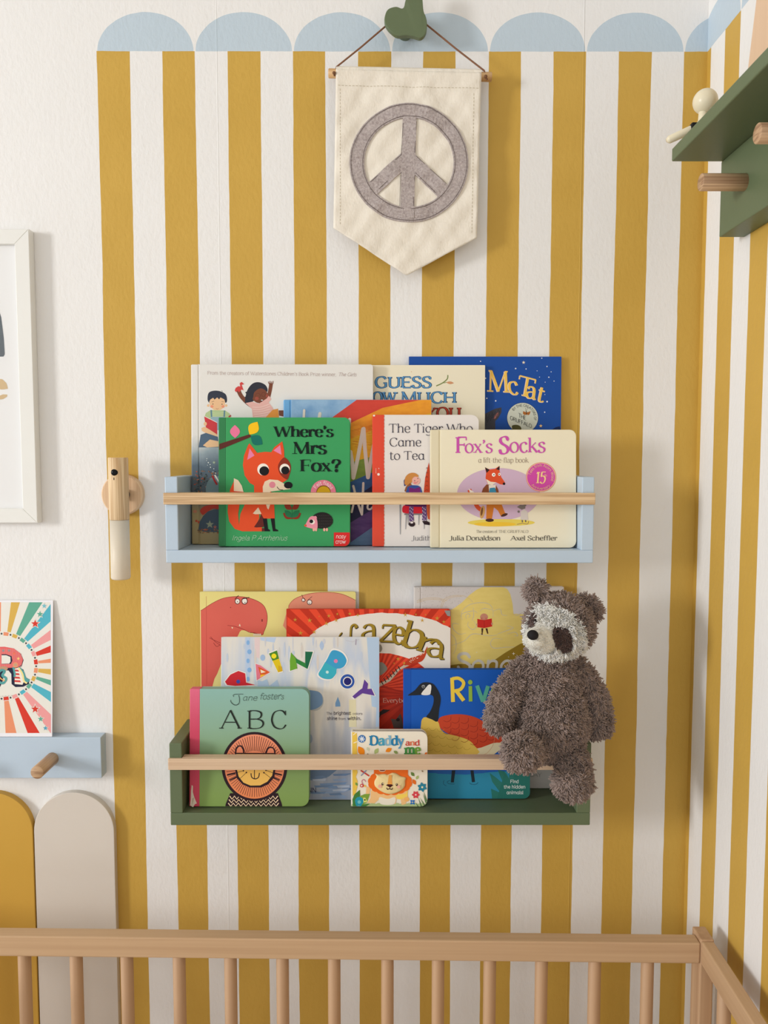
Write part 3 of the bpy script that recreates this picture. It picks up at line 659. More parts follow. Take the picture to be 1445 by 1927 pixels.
brush([(276, 210), (270, 330), (264, 420)], 30); brush([(470, 250), (455, 330), (430, 420)], 40)
brush([(835, 320), (830, 420), (810, 700)], 34); brush([(845, 720), (870, 880), (880, 1040)], 46); brush([(880, 1040), (930, 820), (1000, 440)], 46)
brush([(1008, 436), (1025, 700), (1060, 1035)], 46); brush([(1062, 1035), (1100, 800), (1150, 560)], 46)
brush([(880, 1140), (900, 1260), (860, 1460)], 26); brush([(880, 1140), (930, 1330), (985, 1490)], 28); brush([(985, 1490), (995, 1300), (1003, 1105)], 28); brush([(1130, 1330), (1070, 1350), (1055, 1410), (1090, 1425), (1140, 1370)], 24)
T.build('title_lettering', o)

# --- 5 green board book with the fox
GR = (62, 158, 96)
o, M, W, H, clip, A0 = book(411.5, 785.5, 658.5, -.0555, -.068, .0155, ZF1, 'board', GR, (54, 128, 80),
    'green board book with an orange fox and black title on the upper shelf', hinge=.0095, rad=.008, pages=(40, 132, 84))
FX, FXD, CRM, PNK = (228, 82, 42), (140, 50, 32), (236, 216, 188), (232, 130, 170)
A = Art(M, clip, .0003).fr(410, 780, 5.667)
A.poly([(0, 318), (345, 208), (352, 240), (0, 384)], (92, 44, 38)); A.leaf(181, 112, 183, 252, .38, (232, 120, 156)); A.leaf(422, 78, 338, 215, .36, (246, 196, 30)); A.leaf(350, 230, 476, 318, .36, (22, 112, 98))
# a plain seated fox
A.poly([(110, 960), (130, 800), (175, 700), (270, 830), (262, 960)], FX)
A.poly([(170, 680), (215, 700), (255, 760), (275, 835), (170, 822)], CRM); A.line([(170, 822), (275, 830)], 10, (206, 60, 40))
A.poly([(390, 1000), (385, 740), (560, 800), (600, 960), (606, 1110), (480, 1110), (440, 1050)], FX)
A.poly([(104, 1040), (120, 1140), (180, 1220), (260, 1246), (470, 1246), (470, 1200), (400, 1190), (440, 1110), (440, 1040), (390, 960), (290, 950), (240, 1060), (225, 1180), (215, 1060), (240, 900), (110, 900)], FX)
A.poly([(372, 1056), (430, 990), (465, 1060), (400, 1064)], CRM); A.poly([(462, 1058), (488, 1110), (490, 1200), (410, 1205), (385, 1200), (440, 1120)], (100, 38, 34)); A.poly([(468, 1212), (530, 1212), (530, 1246), (468, 1246)], (92, 40, 38))
A.poly([(478, 1108), (522, 1108), (534, 1220), (556, 1232), (556, 1246), (500, 1246)], BK); A.poly([(562, 1108), (604, 1108), (612, 1220), (642, 1232), (642, 1246), (586, 1246)], BK); A.poly([(510, 950), (560, 950), (540, 1014), (525, 1000)], CRM)
A.poly([(278, 440), (320, 330), (336, 308), (395, 380), (418, 410), (500, 398), (570, 402), (600, 350), (686, 286), (705, 380), (708, 460), (760, 520), (776, 590), (745, 690), (700, 720), (560, 790), (430, 780), (340, 730), (285, 650), (266, 540)], FX)
A.poly([(312, 484), (338, 362), (390, 438)], PNK); A.poly([(592, 384), (664, 326), (678, 430)], PNK)
A.poly([(710, 458), (765, 510), (778, 580), (760, 650), (735, 694), (665, 640), (640, 560), (662, 500)], FXD, 1)
A.poly([(385, 730), (400, 840), (480, 830), (480, 740)], FX)
A.poly([(480, 835), (478, 770), (500, 715), (550, 692), (640, 700), (720, 745), (775, 795), (560, 822), (552, 835)], CRM)
A.ell(482, 586, 62, 64, (246, 238, 228)); A.ell(494, 602, 52, 50, BK); A.ell(712, 580, 54, 55, (246, 238, 228)); A.ell(718, 596, 44, 43, BK); A.ell(580, 750, 34, 34, (226, 140, 156)); A.ell(750, 754, 46, 36, BK); A.line([(630, 770), (655, 800), (695, 804)], 7, BK, 1)
# plant, hedgehog, badge
A.leaf(790, 1112, 694, 1052, .3, FXD); A.leaf(790, 1112, 886, 1052, .3, FXD); A.leaf(788, 1100, 712, 1022, .28, (36, 116, 76)); A.leaf(788, 1100, 868, 1022, .28, (36, 116, 76)); A.leaf(790, 1012, 706, 958, .3, FXD); A.leaf(790, 1012, 868, 958, .3, FXD); A.line([(790, 950), (790, 1118)], 5, (30, 96, 64))
pts = []
for k in range(120):
    t = 2*math.pi*k/120; r = 1.0 if k % 2 else .93; pts.append((1110+122*r*math.cos(t), 1135+(96 if math.sin(t) < 0 else 86)*r*math.sin(t)))
A.poly(pts, (38, 34, 34))
for k in range(40): x = 1060+(k % 8)*22; y = 1075+(k//8)*30; A.line([(x, y), (x+8, y+5)], 3, (92, 84, 80))
A.poly([(932, 1180), (975, 1100), (1020, 1084), (1056, 1120), (1058, 1220), (1000, 1215), (940, 1198)], (236, 150, 168), 1); A.ell(1038, 1100, 17, 18, (236, 150, 168)); A.ell(1006, 1146, 28, 26, (246, 238, 228)); A.ell(996, 1140, 20, 20, BK); A.ell(934, 1184, 13, 13, (226, 84, 60))
for x in (1022, 1046, 1134, 1162): A.ell(x, 1228, 12, 18, (240, 176, 160))
A.ell(1124, 830, 134, 132, (228, 128, 150), n=40); A.ell(1126, 832, 78, 76, (120, 86, 10), n=30); A.ell(1127, 836, 72, 70, (206, 162, 24), n=30)
A.poly([(1236, 1258), (1500, 1258), (1500, 1500), (1236, 1500)], (222, 44, 44)); A.build('cover_picture', o)
T = Art(M, clip, A.y+.00003).fr(410, 780, 5.667); tk = (14, 30, 26)
T.text("Where's", 608, 1226, 237, 108, tk, 'didone'); T.text('Mrs', 802, 1152, 420, 125, tk, 'didone'); T.text('Fox?', 884, 1310, 605, 122, tk, 'didone')
T.text('Felt flaps', 0, 0, 0, 34, (250, 240, 240), 'sans', arc=(1124, 834, 88, 208, 336), weight=.9)
T.text('Ingela P Arrhenius', 150, 735, 1342, 52, (226, 236, 220), 'mono', shear=.28, weight=.75)
T.text('nosy', 1258, 1362, 1320, 40, (250, 240, 236), 'sans', shear=.1, weight=.8); T.text('crow', 1254, 1360, 1376, 42, (250, 240, 236), 'sans', shear=.1, weight=.8); T.build('title_lettering', o)

# --- 6 white board book with the red spine
o, M, W, H, clip, A0 = book(701, 780.5, 901, -.055, -.066, .0135, ZF1, 'board', (232, 226, 222), (224, 78, 56),
    'white board book with a red spine, in the middle of the upper shelf', hinge=.0155, rad=.010)
A = Art(M, clip, .0004).fr(700, 780, 7.225)
A.poly([(140, 0)]+[(160+(6 if k % 2 else -2)+random.random()*5, k*24) for k in range(76)]+[(140, 1820)], (224, 78, 56))
A.line([(54, 730), (54, 800)], 4, (240, 220, 210)); A.ell(88, 814, 18, 18, (246, 232, 224), n=12); A.line([(88, 728), (96, 740)], 8, (240, 220, 210))
A.ell(22, 12, 22, 14, (244, 236, 230), 20, 10); A.ell(50, 1800, 30, 12, (244, 236, 230), 0, 10)
# child on a stool
A.poly([(430, 900), (480, 820), (470, 960), (436, 975)], (44, 58, 120)); A.ell(598, 900, 58, 56, (236, 180, 168)); A.poly([(440, 930), (455, 850), (510, 800), (580, 795), (630, 830), (620, 850), (575, 845), (545, 880), (540, 920), (500, 960), (460, 960)], (206, 140, 72), 1)
A.poly([(440, 1040), (460, 980), (520, 930), (540, 960), (500, 1010), (470, 1060)], (150, 92, 56)); A.ell(580, 900, 6, 7, (60, 40, 50)); A.ell(622, 870, 6, 7, (60, 40, 50)); A.line([(605, 925), (630, 905)], 4, (170, 60, 60)); A.ell(586, 930, 20, 14, (232, 140, 140))
A.poly([(455, 1080), (480, 985), (540, 960), (620, 965), (660, 985), (690, 1080)], (56, 84, 160)); A.poly([(500, 1080), (505, 990), (580, 1010), (650, 985), (660, 1080)], (122, 40, 120))
A.poly([(372, 1200), (398, 1200), (388, 1630), (380, 1630)], (150, 152, 158))
for x0, x1, y1 in ((468, 456, 1560), (488, 492, 1500), (640, 634, 1500), (712, 708, 1555)): A.poly([(x0-9, 1350), (x0+9, 1350), (x1+4, y1), (x1-4, y1)], (156, 156, 162))
A.poly([(410, 1300), (430, 1240), (520, 1230), (690, 1240), (700, 1330), (600, 1350), (440, 1340)], (214, 34, 54), 1); A.poly([(440, 1345), (690, 1345), (680, 1365), (440, 1365)], (130, 120, 124)); A.poly([(450, 1200), (740, 1200), (740, 1260), (580, 1255), (450, 1240)], (84, 34, 90))
for P in ([(535, 1250), (532, 1350), (540, 1450)], [(705, 1255), (715, 1340), (710, 1440)]):
    A.line(P, 62, (104, 74, 128), 1)
    for k in range(12): A.ell(P[0][0]-18+(k % 3)*18, 1262+k*16, 6, 6, (240, 234, 240), n=7)
A.ell(542, 1490, 44, 36, (44, 28, 34)); A.ell(540, 1470, 22, 12, (240, 230, 232)); A.poly([(680, 1450), (740, 1445), (800, 1480), (800, 1506), (710, 1495)], (44, 28, 34))
A.poly([(772, 650), (800, 900), (830, 1080), (700, 1080), (722, 860)], (204, 76, 44)); A.poly([(740, 1220), (800, 1220), (810, 1440), (760, 1420), (745, 1340)], (212, 96, 56))
for k in range(6): A.line([(720+k*4, 1040-k*60), (745, 1020-k*60), (760, 1040-k*60)], 5, (90, 40, 36), 1)
A.build('cover_picture', o)
T = Art(M, clip, A.y+.00003).fr(700, 780, 7.225); tk = (30, 28, 56)
T.text('The Tiger Who', 232, 1366, 246, 116, tk, 'roman', weight=.85); T.text('C@me', 238, 665, 432, 112, tk, 'roman', weight=.85); T.text('to Te@', 238, 710, 614, 112, tk, 'roman', weight=.85)
T.text('Judith', 540, 800, 1712, 62, (40, 36, 56), 'roman', weight=.8); T.build('title_lettering', o)

# --- 7 cream board book with the pink title
CB = (238, 230, 204)
o, M, W, H, clip, A0 = book(811, 808.5, 1084.5, -.068, -.080, .009, ZF1, 'hard', CB, (226, 216, 186),
    'cream board book with a pink title and a lilac oval on the upper shelf', hinge=.0115, rad=.009)
A = Art(M, clip, .0002).fr(805, 805, 5.07)
A.ell(674, 634, 396, 250, (206, 178, 202), n=60)
A.ell(700, 905, 320, 34, (232, 210, 96), n=30); A.ell(640, 920, 200, 22, (238, 196, 60), n=30)
A.line([(395, 590), (430, 660), (470, 750), (520, 790)], 40, (214, 84, 48), 1); A.poly([(388, 580), (440, 612), (410, 640)], (240, 232, 222))
A.poly([(560, 730), (700, 720), (735, 810), (755, 820), (700, 850), (668, 790), (630, 760), (612, 870), (556, 870)], (206, 122, 44)); A.ell(590, 882, 40, 16, (74, 44, 38)); A.ell(730, 832, 34, 13, (74, 44, 38), -20)
A.ell(520, 805, 24, 62, (206, 160, 96), 8); A.ell(515, 800, 10, 40, (120, 76, 44), 8)
A.poly([(506, 640), (525, 580), (560, 540), (650, 545), (672, 590), (680, 640)], (134, 74, 44)); A.poly([(580, 545), (650, 545), (640, 620), (585, 620)], (232, 224, 214)); A.poly([(590, 575), (640, 570), (655, 625), (582, 625)], (62, 142, 176))
A.poly([(545, 378), (590, 398), (640, 392), (680, 365), (684, 410), (700, 470), (735, 520), (735, 545), (690, 540), (650, 520), (610, 545), (570, 535), (550, 480), (556, 430)], (220, 82, 44)); A.poly([(545, 376), (560, 432), (590, 402)], (50, 36, 36)); A.poly([(684, 364), (684, 405), (650, 395)], (50, 36, 36)); A.poly([(556, 490), (600, 515), (650, 520), (615, 546), (575, 540)], (238, 226, 206))
A.ell(628, 448, 17, 18, (248, 244, 236)); A.ell(630, 448, 6, 6, BK); A.ell(682, 444, 11, 14, (248, 244, 236)); A.ell(681, 444, 5, 6, BK); A.ell(727, 534, 12, 12, BK)
A.poly([(885, 800), (920, 775), (950, 800), (958, 878), (885, 878)], (214, 206, 200)); A.poly([(850, 756), (880, 735), (930, 738), (930, 770), (895, 782)], (128, 120, 116)); A.ell(926, 738, 14, 12, (128, 120, 116)); A.ell(866, 800, 12, 12, (128, 120, 116)); A.line([(900, 880), (902, 902)], 12, (110, 100, 98)); A.line([(932, 880), (934, 900)], 12, (110, 100, 98)); A.line([(850, 922), (900, 912), (950, 918), (962, 890)], 5, (150, 110, 96), 1)
A.ell(1080, 470, 143, 140, (214, 92, 100), n=44); A.ell(1080, 470, 139, 136, (246, 214, 160), n=44); A.ell(1080, 470, 134, 131, (208, 78, 168), n=44)
A.build('cover_picture', o)
T = Art(M, clip, A.y+.00003).fr(805, 805, 5.07); pk = (204, 84, 176)
T.text('F', 272, 368, 240, 150, pk, 'quirky', weight=1.3); T.text("ox's", 356, 614, 238, 118, pk, 'quirky', weight=1.1); T.text('S', 682, 772, 246, 158, pk, 'quirky', weight=1.4); T.text('ocks', 782, 1118, 234, 132, pk, 'quirky', weight=1.1)
T.text('@ lift-the-flap book', 482, 958, 332, 46, (140, 118, 104), 'light')
T.text('15', 1028, 1120, 528, 106, (248, 216, 150), 'roman', shear=.1, weight=1.2); T.text('th', 1112, 1136, 466, 22, (248, 216, 150), 'sans', weight=.8)
T.text('Tales from Acorn Wood', 0, 0, 0, 26, (248, 216, 150), 'sans', arc=(1080, 470, 100, 190, 380), weight=.7); T.text('Anniversary', 0, 0, 0, 24, (248, 216, 150), 'sans', arc=(1080, 470, 122, 140, 44), weight=.7)
T.text('The creators of', 462, 660, 1003, 26, (60, 52, 46), 'light'); T.text('THE GRUFFALO', 676, 958, 1003, 26, (60, 52, 46), 'roman', weight=.8)
T.text('Julia Donaldson', 206, 690, 1074, 42, (36, 30, 30), 'quirky', weight=1.1); T.text('Axel Scheffler', 792, 1232, 1074, 42, (36, 30, 30), 'quirky', weight=1.1); T.build('title_lettering', o)

# ------------------------------------------------------------------ lower shelf books
LG = 'books on the lower shelf'

# --- 8 yellow paperback with the dinosaurs
o, M, W, H, clip, A0 = book(378.5, 1113.5, 669.5, -.007, -.014, .004, ZF2, 'paper', wash('cover_yellow_wash', [(0, (222, 208, 120)), (.5, (232, 220, 146)), (1, (236, 222, 140))], scale=.28, noise=.7, nscale=8), (226, 212, 140),
    'pale yellow picture book with two red dinosaurs on the lower shelf', rad=.003, group=LG, pages=(220, 214, 196))
A = Art(M, clip).fr(370, 1105, 4.661)
m_d1 = wash('dinosaur_red', [(0, (196, 76, 70)), (.5, (214, 92, 82)), (1, (222, 104, 90))], scale=.28, noise=.6, nscale=14); m_d2 = wash('dinosaur_pink', [(0, (220, 128, 104)), (1, (232, 150, 122))], scale=.28, noise=.8, nscale=16); ol = (150, 50, 48)
body = [(-40, 230), (40, 203), (130, 145), (230, 98), (340, 82), (440, 90), (530, 120), (590, 165), (618, 240), (615, 320), (590, 390), (570, 418), (470, 395), (392, 378), (355, 440), (300, 520), (230, 640), (180, 760), (140, 862), (60, 1300), (-40, 1300)]
A.poly(body, m_d1, 1, 3); A.line(body[:13], 4, ol, 1)
A.line([(270, 335), (330, 342), (400, 365), (470, 400), (500, 398), (575, 420)], 4, ol); A.poly([(392, 380), (475, 402), (470, 445), (360, 440)], (232, 220, 146))
for x, y in ((312, 346), (378, 338)): A.poly([(x-8, y+2), (x+8, y+6), (x, y+20 if x < 350 else y-18)], (240, 226, 196))
for x in range(502, 560, 14): A.ell(x, 418, 7, 12, (236, 222, 200), 0, 10)
A.ell(358, 124, 24, 26, (90, 40, 40)); A.ell(358, 124, 18, 20, (246, 238, 228)); A.ell(358, 128, 4, 5, BK); A.ell(420, 122, 28, 30, (90, 40, 40)); A.ell(420, 122, 21, 23, (246, 238, 228)); A.ell(424, 134, 4, 5, BK); A.line([(335, 105), (368, 72)], 6, (70, 34, 34)); A.line([(398, 104), (462, 90)], 7, (50, 28, 30))
A.line([(574, 280), (574, 302)], 10, (130, 50, 48)); A.ell(298, 178, 4, 4, (110, 40, 40), n=8); A.line([(112, 445), (165, 470), (210, 490)], 4, ol, 1); A.line([(122, 435), (165, 480), (210, 510)], 4, ol, 1); A.line([(148, 488), (175, 520), (205, 505)], 4, ol, 1); A.line([(84, 80), (88, 860)], 2, (190, 76, 70))
b2 = [(805, 182), (815, 150), (850, 110), (910, 80), (1000, 55), (1100, 46), (1200, 48), (1290, 66), (1400, 118), (1450, 150), (1450, 400), (805, 400)]
A.poly(b2, m_d2, 1, 3); A.line(b2[:10], 4, (170, 70, 56), 1); A.ell(936, 112, 17, 18, (100, 50, 44)); A.ell(936, 112, 12, 13, (246, 238, 228)); A.ell(990, 132, 24, 24, (100, 50, 44)); A.ell(990, 132, 18, 18, (246, 238, 228)); A.ell(988, 142, 4, 4, BK); A.ell(938, 122, 3, 3, BK); A.line([(922, 66), (934, 96), (958, 116)], 5, (120, 60, 56)); A.line([(976, 112), (1012, 82)], 5, (130, 70, 70))
A.build('cover_picture', o)

# --- 9 golden hardback
o, M, W, H, clip, A0 = book(779.5, 1104.5, 1059, -.0135, -.021, .010, ZF2, 'hard', (214, 206, 202), (216, 210, 206),
    'large grey and gold picture book standing behind the plush toy', hinge=.009, rad=.001, group=LG)
gm, nt, b = nmat('gold_foil'); b.inputs['Base Color'].default_value = (*lin((236, 206, 112)), 1); b.inputs['Metallic'].default_value = .15; b.inputs['Roughness'].default_value = .42
g = G(nt); tcx = g.n('ShaderNodeTexCoord').outputs['Object']; g.l(g.mix(g.noise(tcx, 60, 4, (1, 1, 3)), lin((230, 202, 104)), lin((244, 220, 130))), b.inputs['Base Color'])
A = Art(M, clip).fr(770, 1095, 6.02)
A.up(); A.hold = True
for k in range(150):
    x = 90+random.random()*620; y = 60+random.random()*260; A.ell(x, y, 2.6, 2.6, (150, 140, 130), n=6)
A.hold = False
A.poly([(440, 335), (520, 290), (600, 230), (680, 150), (760, 90), (830, 58), (1060, 58), (1110, 80), (1145, 140), (1170, 250), (1180, 360), (1340, 370), (1500, 420), (1700, 600), (1700, 960), (440, 990)], gm)
for P in ([(85, 215), (200, 185), (330, 185), (430, 215)], [(85, 235), (200, 202), (320, 200), (400, 225)], [(355, 290), (390, 200), (480, 160), (600, 155), (680, 190), (720, 230)], [(370, 290), (405, 215), (490, 172), (600, 166)]): A.line(P, 5, (214, 190, 150), 1)
for P in ([(590, 400), (600, 330), (680, 260), (800, 235), (900, 250), (945, 310), (950, 400)], [(600, 430), (590, 370), (660, 340), (740, 330), (770, 355)], [(650, 420), (640, 380), (670, 360), (690, 385), (670, 405)], [(710, 440), (730, 380), (725, 290)], [(560, 480), (500, 470), (490, 520), (560, 590), (640, 580)], [(670, 450), (665, 500), (720, 540), (760, 500), (730, 440)], [(480, 720), (620, 670), (720, 590), (900, 610), (1000, 600)], [(470, 590), (520, 640), (530, 740), (500, 820)], [(1060, 650), (960, 640), (920, 700), (960, 750), (1100, 740), (1240, 740), (1340, 750)], [(1000, 590), (1080, 560), (1180, 520), (1100, 500)], [(1110, 590), (1200, 570), (1230, 610), (1190, 610)], [(1180, 360), (1220, 380), (1280, 350), (1300, 370)], [(950, 330), (1030, 310), (1050, 370), (1110, 380)], [(800, 330), (850, 300), (940, 320)]):
    A.line(P, 8, (204, 192, 170), 1, taper=.6)
A.poly([(560, 930), (900, 930), (1090, 800), (1260, 700), (1700, 640), (1700, 1000), (440, 1000), (440, 950)], flat((150, 120, 40), .4)); 
for x, y, r in ((1182, 812, 20), (1125, 850, 8), (764, 798, 9), (1150, 880, 7)): A.star(x, y, r, (232, 224, 204), 4, .3)
A.ell(847, 400, 45, 42, (206, 140, 116)); A.ell(822, 412, 7, 7, (200, 90, 80)); A.ell(870, 412, 7, 7, (200, 90, 80))
A.poly([(770, 418), (800, 425), (848, 432), (935, 414), (940, 505), (850, 524), (772, 514)], (206, 44, 36)); A.line([(848, 432), (850, 524)], 4, (150, 28, 26)); A.ell(768, 482, 8, 12, (206, 150, 120)); A.ell(938, 474, 10, 14, (206, 150, 120))
A.poly([(816, 526), (840, 526), (832, 580), (820, 580)], (74, 44, 30)); A.poly([(862, 526), (886, 526), (894, 578), (880, 578)], (74, 44, 30)); A.ell(824, 590, 9, 10, (90, 50, 34)); A.ell(888, 580, 9, 8, (90, 50, 34))
A.build('cover_picture', o)
T = Art(M, clip, A.y+.00003).fr(770, 1095, 6.02); sg = (206, 198, 184)
T.text('S', 552, 705, 1010, 196, sg, 'bold', shear=-.05, weight=.9); T.text('ong', 700, 1160, 1030, 190, sg, 'bold', shear=.1, weight=.8)
T.fr(960, 1340, 7.225).text('SAY', 275, 425, 878, 52, (60, 58, 56), 'fine'); T.build('title_lettering', o)

# --- 10 red book with golden letters
RD, RD2 = (214, 58, 36), (236, 76, 46)
o, M, W, H, clip, A0 = book(540, 1146, 847.5, -.022, -.034, .004, ZF2, 'paper', (196, 52, 30), (200, 54, 34),
    'red picture book with curly golden letters on white, behind the watercolour book', rad=.004, group=LG)
A = Art(M, clip).fr(535, 1140, 4.516)
for k in range(26):
    a = math.radians(180+k*7.2); b2 = math.radians(180+k*7.2+3.6); R = 2600; cx, cy = 760, 700
    A.poly([(cx, cy), (cx+R*math.cos(a), cy+R*math.sin(a)), (cx+R*math.cos(b2), cy+R*math.sin(b2))], RD2 if True else RD)
wpts = []
for k in range(61):
    t = math.radians(196-k*3.6); j = random.random()*8
    wpts.append((850+(665+j)*math.cos(t), 350-(285+j)*math.sin(t)))
A.poly(wpts+[(1500, 560), (1210, 545), (1120, 470), (1000, 430), (900, 405), (700, 400), (500, 400), (190, 420)], (236, 228, 218))
for k in range(16):
    a = math.radians(150+k*15); b2 = math.radians(157+k*15); A.poly([(1100, 760), (1100+900*math.cos(a), 760-500*math.sin(a)), (1100+900*math.cos(b2), 760-500*math.sin(b2))], (176, 44, 26)) if 400 < 760-500*math.sin(a) else None
gs = (206, 160, 60)
for x, y, r in ((92, 118, 20), (215, 124, 24), (378, 86, 20), (450, 70, 14), (358, 152, 22), (440, 124, 22), (556, 68, 18), (624, 80, 18), (255, 224, 22), (138, 232, 26), (1028, 76, 22), (1118, 74, 12), (1298, 106, 24), (1355, 136, 18), (1172, 124, 22), (300, 180, 8), (296, 90, 7), (1200, 76, 9), (966, 452, 20), (1020, 488, 20), (932, 488, 10)): A.star(x, y, r, gs, 5, .26)
A.poly([(806, 660), (880, 625), (960, 540), (1020, 500), (1060, 508), (980, 545), (900, 640), (806, 690)], (206, 190, 166))
for k in range(7): x = 830+k*24; y = 655-k*21; A.line([(x-8, y-16), (x+10, y+16)], 8, (60, 44, 40))
A.poly([(1020, 500), (1060, 450), (1120, 430), (1180, 400), (1215, 345), (1205, 410), (1170, 470), (1100, 490), (1040, 505)], (196, 66, 36), 1)
for k in range(22): x = 1060+k*6+random.random()*8; y = 470-k*4+random.random()*26-8; A.ell(x, y, 4, 4, (244, 214, 190), n=6)
A.poly([(780, 330), (820, 332), (832, 370), (810, 395), (780, 380)], (150, 144, 130), 1); A.poly([(780, 500), (830, 480), (870, 520), (868, 550), (820, 590), (780, 580)], (140, 136, 124), 1)
A.poly([(800, 910), (840, 880), (900, 885), (870, 905), (820, 930), (805, 960)], (44, 34, 32)); A.poly([(905, 960), (950, 965), (985, 915), (1000, 960), (1010, 1040), (930, 1040)], (96, 80, 72)); A.ell(965, 968, 16, 14, (50, 40, 38))
A.poly([(1360, 40), (1410, 40), (1410, 90), (1385, 85), (1370, 60)], (150, 150, 146)); A.build('cover_picture', o)
T = Art(M, clip, A.y+.00003).fr(535, 1140, 4.516)
for c, wt, dd in (((44, 34, 20), 1.15, 5), ((160, 132, 40), 1.0, 0)):
    kw = dict(weight=wt); x = dd; y = dd
    T.line([(462+x, 262+y), (478+x, 240+y), (490+x, 226+y)], 12*wt, c, taper=.5)
    T.line([(618+x, 186+y), (610+x, 166+y), (590+x, 160+y), (568+x, 180+y), (562+x, 230+y), (560+x, 300+y)], 16*wt, c, 1); T.ell(606+x, 180+y, 12*wt, 12*wt, c)
    T.text('a', 655+x, 780+x, 285+y, 175, c, 'quirky', weight=wt*1.2); T.text('z', 806+x, 935+x, 300+y, 195, c, 'quirky', shear=.12, yb1=305+y, weight=wt*1.2)
    T.text('e', 915+x, 1010+x, 312+y, 190, c, 'quirky', shear=.1, yb1=325+y, weight=wt*1.2); T.text('b', 985+x, 1150+x, 335+y, 215, c, 'quirky', shear=.22, yb1=365+y, weight=wt*1.2)
    T.text('r', 1105+x, 1275+x, 372+y, 190, c, 'quirky', shear=.18, yb1=420+y, weight=wt*1.2); T.text('a', 1205+x, 1345+x, 410+y, 190, c, 'quirky', shear=.12, yb1=455+y, weight=wt*1.2)
T.text('Everybo', 838, 1030, 822, 36, (236, 200, 180), 'light', weight=1.1); T.build('title_lettering', o)

# --- 11 watercolour book
m_rain = wash('cover_rain_wash', [(0, (150, 158, 176)), (.3, (188, 190, 196)), (.42, (220, 214, 206)), (.6, (228, 224, 216)), (.72, (196, 206, 222)), (1, (226, 222, 214))], scale=.235, noise=1.5, nscale=30, st=(1, 1, .12))
o, M, W, H, clip, A0 = book(416, 1199, 713.5, -.035, -.060, .005, ZF2, 'paper', m_rain, (228, 228, 230),
    'white watercolour picture book with an arch of rainbow letters on the lower shelf', rad=.001, group=LG)
A = Art(M, clip).fr(410, 1190, 4.661)
A.poly([(1305, 40), (1440, 40), (1440, 820), (1385, 830), (1390, 660), (1350, 650), (1330, 400)], wash('blue_streak', [(0, (150, 180, 216)), (1, (182, 204, 228))], scale=.23, noise=1.2, nscale=40, st=(1, 1, .2)))
for x, w2, h, c in ((262, 22, 430, (186, 204, 230)), (345, 24, 230, (228, 206, 206)), (440, 70, 90, (190, 208, 232))): A.poly([(x-w2, 45), (x+w2, 45), (x+w2*.8, h), (x-w2*.9, h-20)], c)
for k in range(26): x = 40+random.random()*1250; y = 50+random.random()*240; A.ell(x, y, 5+random.random()*8, 20+random.random()*60, random.choice([(206, 208, 216), (216, 208, 200), (196, 206, 222), (210, 208, 204)]), n=10)
A.poly([(1150, 590), (1210, 590), (1215, 830), (1150, 830)], (224, 216, 180)); A.leaf(910, 72, 912, 160, .22, (176, 196, 224)); A.ell(393, 222, 22, 28, (164, 190, 222), n=14)
for k in range(5): y = 90+k*80; A.ell(264+(k % 2)*12, y, 14+6*(k % 2), 22, (134, 178, 226), n=8)
A.poly([(350, 490), (350, 420), (385, 430), (430, 410), (450, 470), (520, 415), (545, 490)], (176, 198, 222))
A.ell(845, 600, 84, 90, (186, 186, 184), n=20); A.poly([(740, 520), (860, 515), (910, 550), (918, 620), (880, 660), (820, 680), (740, 670)], (120, 152, 190), 1)
A.poly([(1052, 565), (1072, 620), (1074, 650), (1030, 652), (1030, 620)], (118, 160, 204), 0); A.line([(1212, 60), (1208, 110)], 9, (170, 160, 178)); A.line([(1120, 70), (1180, 84), (1240, 60)], 3, (190, 186, 196))
A.fr(340, 1090, 4.014)
A.ell(978, 1205, 18, 34, (150, 164, 186), n=14); A.poly([(960, 1440), (1180, 1440), (1120, 1490), (1060, 1510), (1010, 1500), (960, 1520)], (104, 126, 156))
for k in range(26): y = 1470+random.random()*190; x = 960+random.random()*280; A.poly([(x, y), (x+60+random.random()*90, y-6), (x+100, y+12), (x+10, y+14)], random.choice([(110, 134, 168), (140, 160, 190), (176, 186, 204), (120, 146, 182)]))
A.build('cover_picture', o)
T = Art(M, clip, A.y+.00003).fr(410, 1190, 4.661)
WB = (240, 236, 230)
def cut(P, c, sm=0):
    cx = sum(p[0] for p in P)/len(P); cy = sum(p[1] for p in P)/len(P)
    T.poly([(cx+(x-cx)*1.1, cy+(y-cy)*1.1) for x, y in P], WB, sm); T.poly(P, c, sm)
cut([(62, 432), (110, 370), (180, 338), (240, 360), (248, 440), (330, 462), (150, 470), (80, 462)], (206, 42, 52)); T.ell(178, 432, 17, 17, (60, 78, 170))
cut([(330, 275), (375, 290), (458, 350), (340, 422)], (228, 120, 140)); T.poly([(352, 300), (456, 350), (375, 385)], (224, 92, 36)); T.poly([(372, 325), (420, 348), (378, 358)], (246, 226, 200)); T.poly([(370, 395), (376, 372), (420, 370)], (244, 200, 40))
cut([(448, 186), (518, 158), (568, 340), (528, 352)], (226, 196, 30)); T.poly([(448, 186), (518, 158), (536, 230), (478, 250)], (76, 136, 40)); T.ell(491, 208, 22, 22, (246, 226, 40)); T.poly([(530, 290), (560, 300), (568, 340), (528, 352)], (214, 170, 24))
cut([(640, 176), (692, 232), (765, 270), (766, 168), (834, 170), (786, 322), (690, 270), (696, 318), (632, 338)], (48, 132, 62)); T.poly([(640, 176), (680, 225), (696, 318), (632, 338), (630, 250)], (110, 168, 50)); T.poly([(766, 168), (834, 170), (786, 322), (770, 300)], (30, 104, 72))
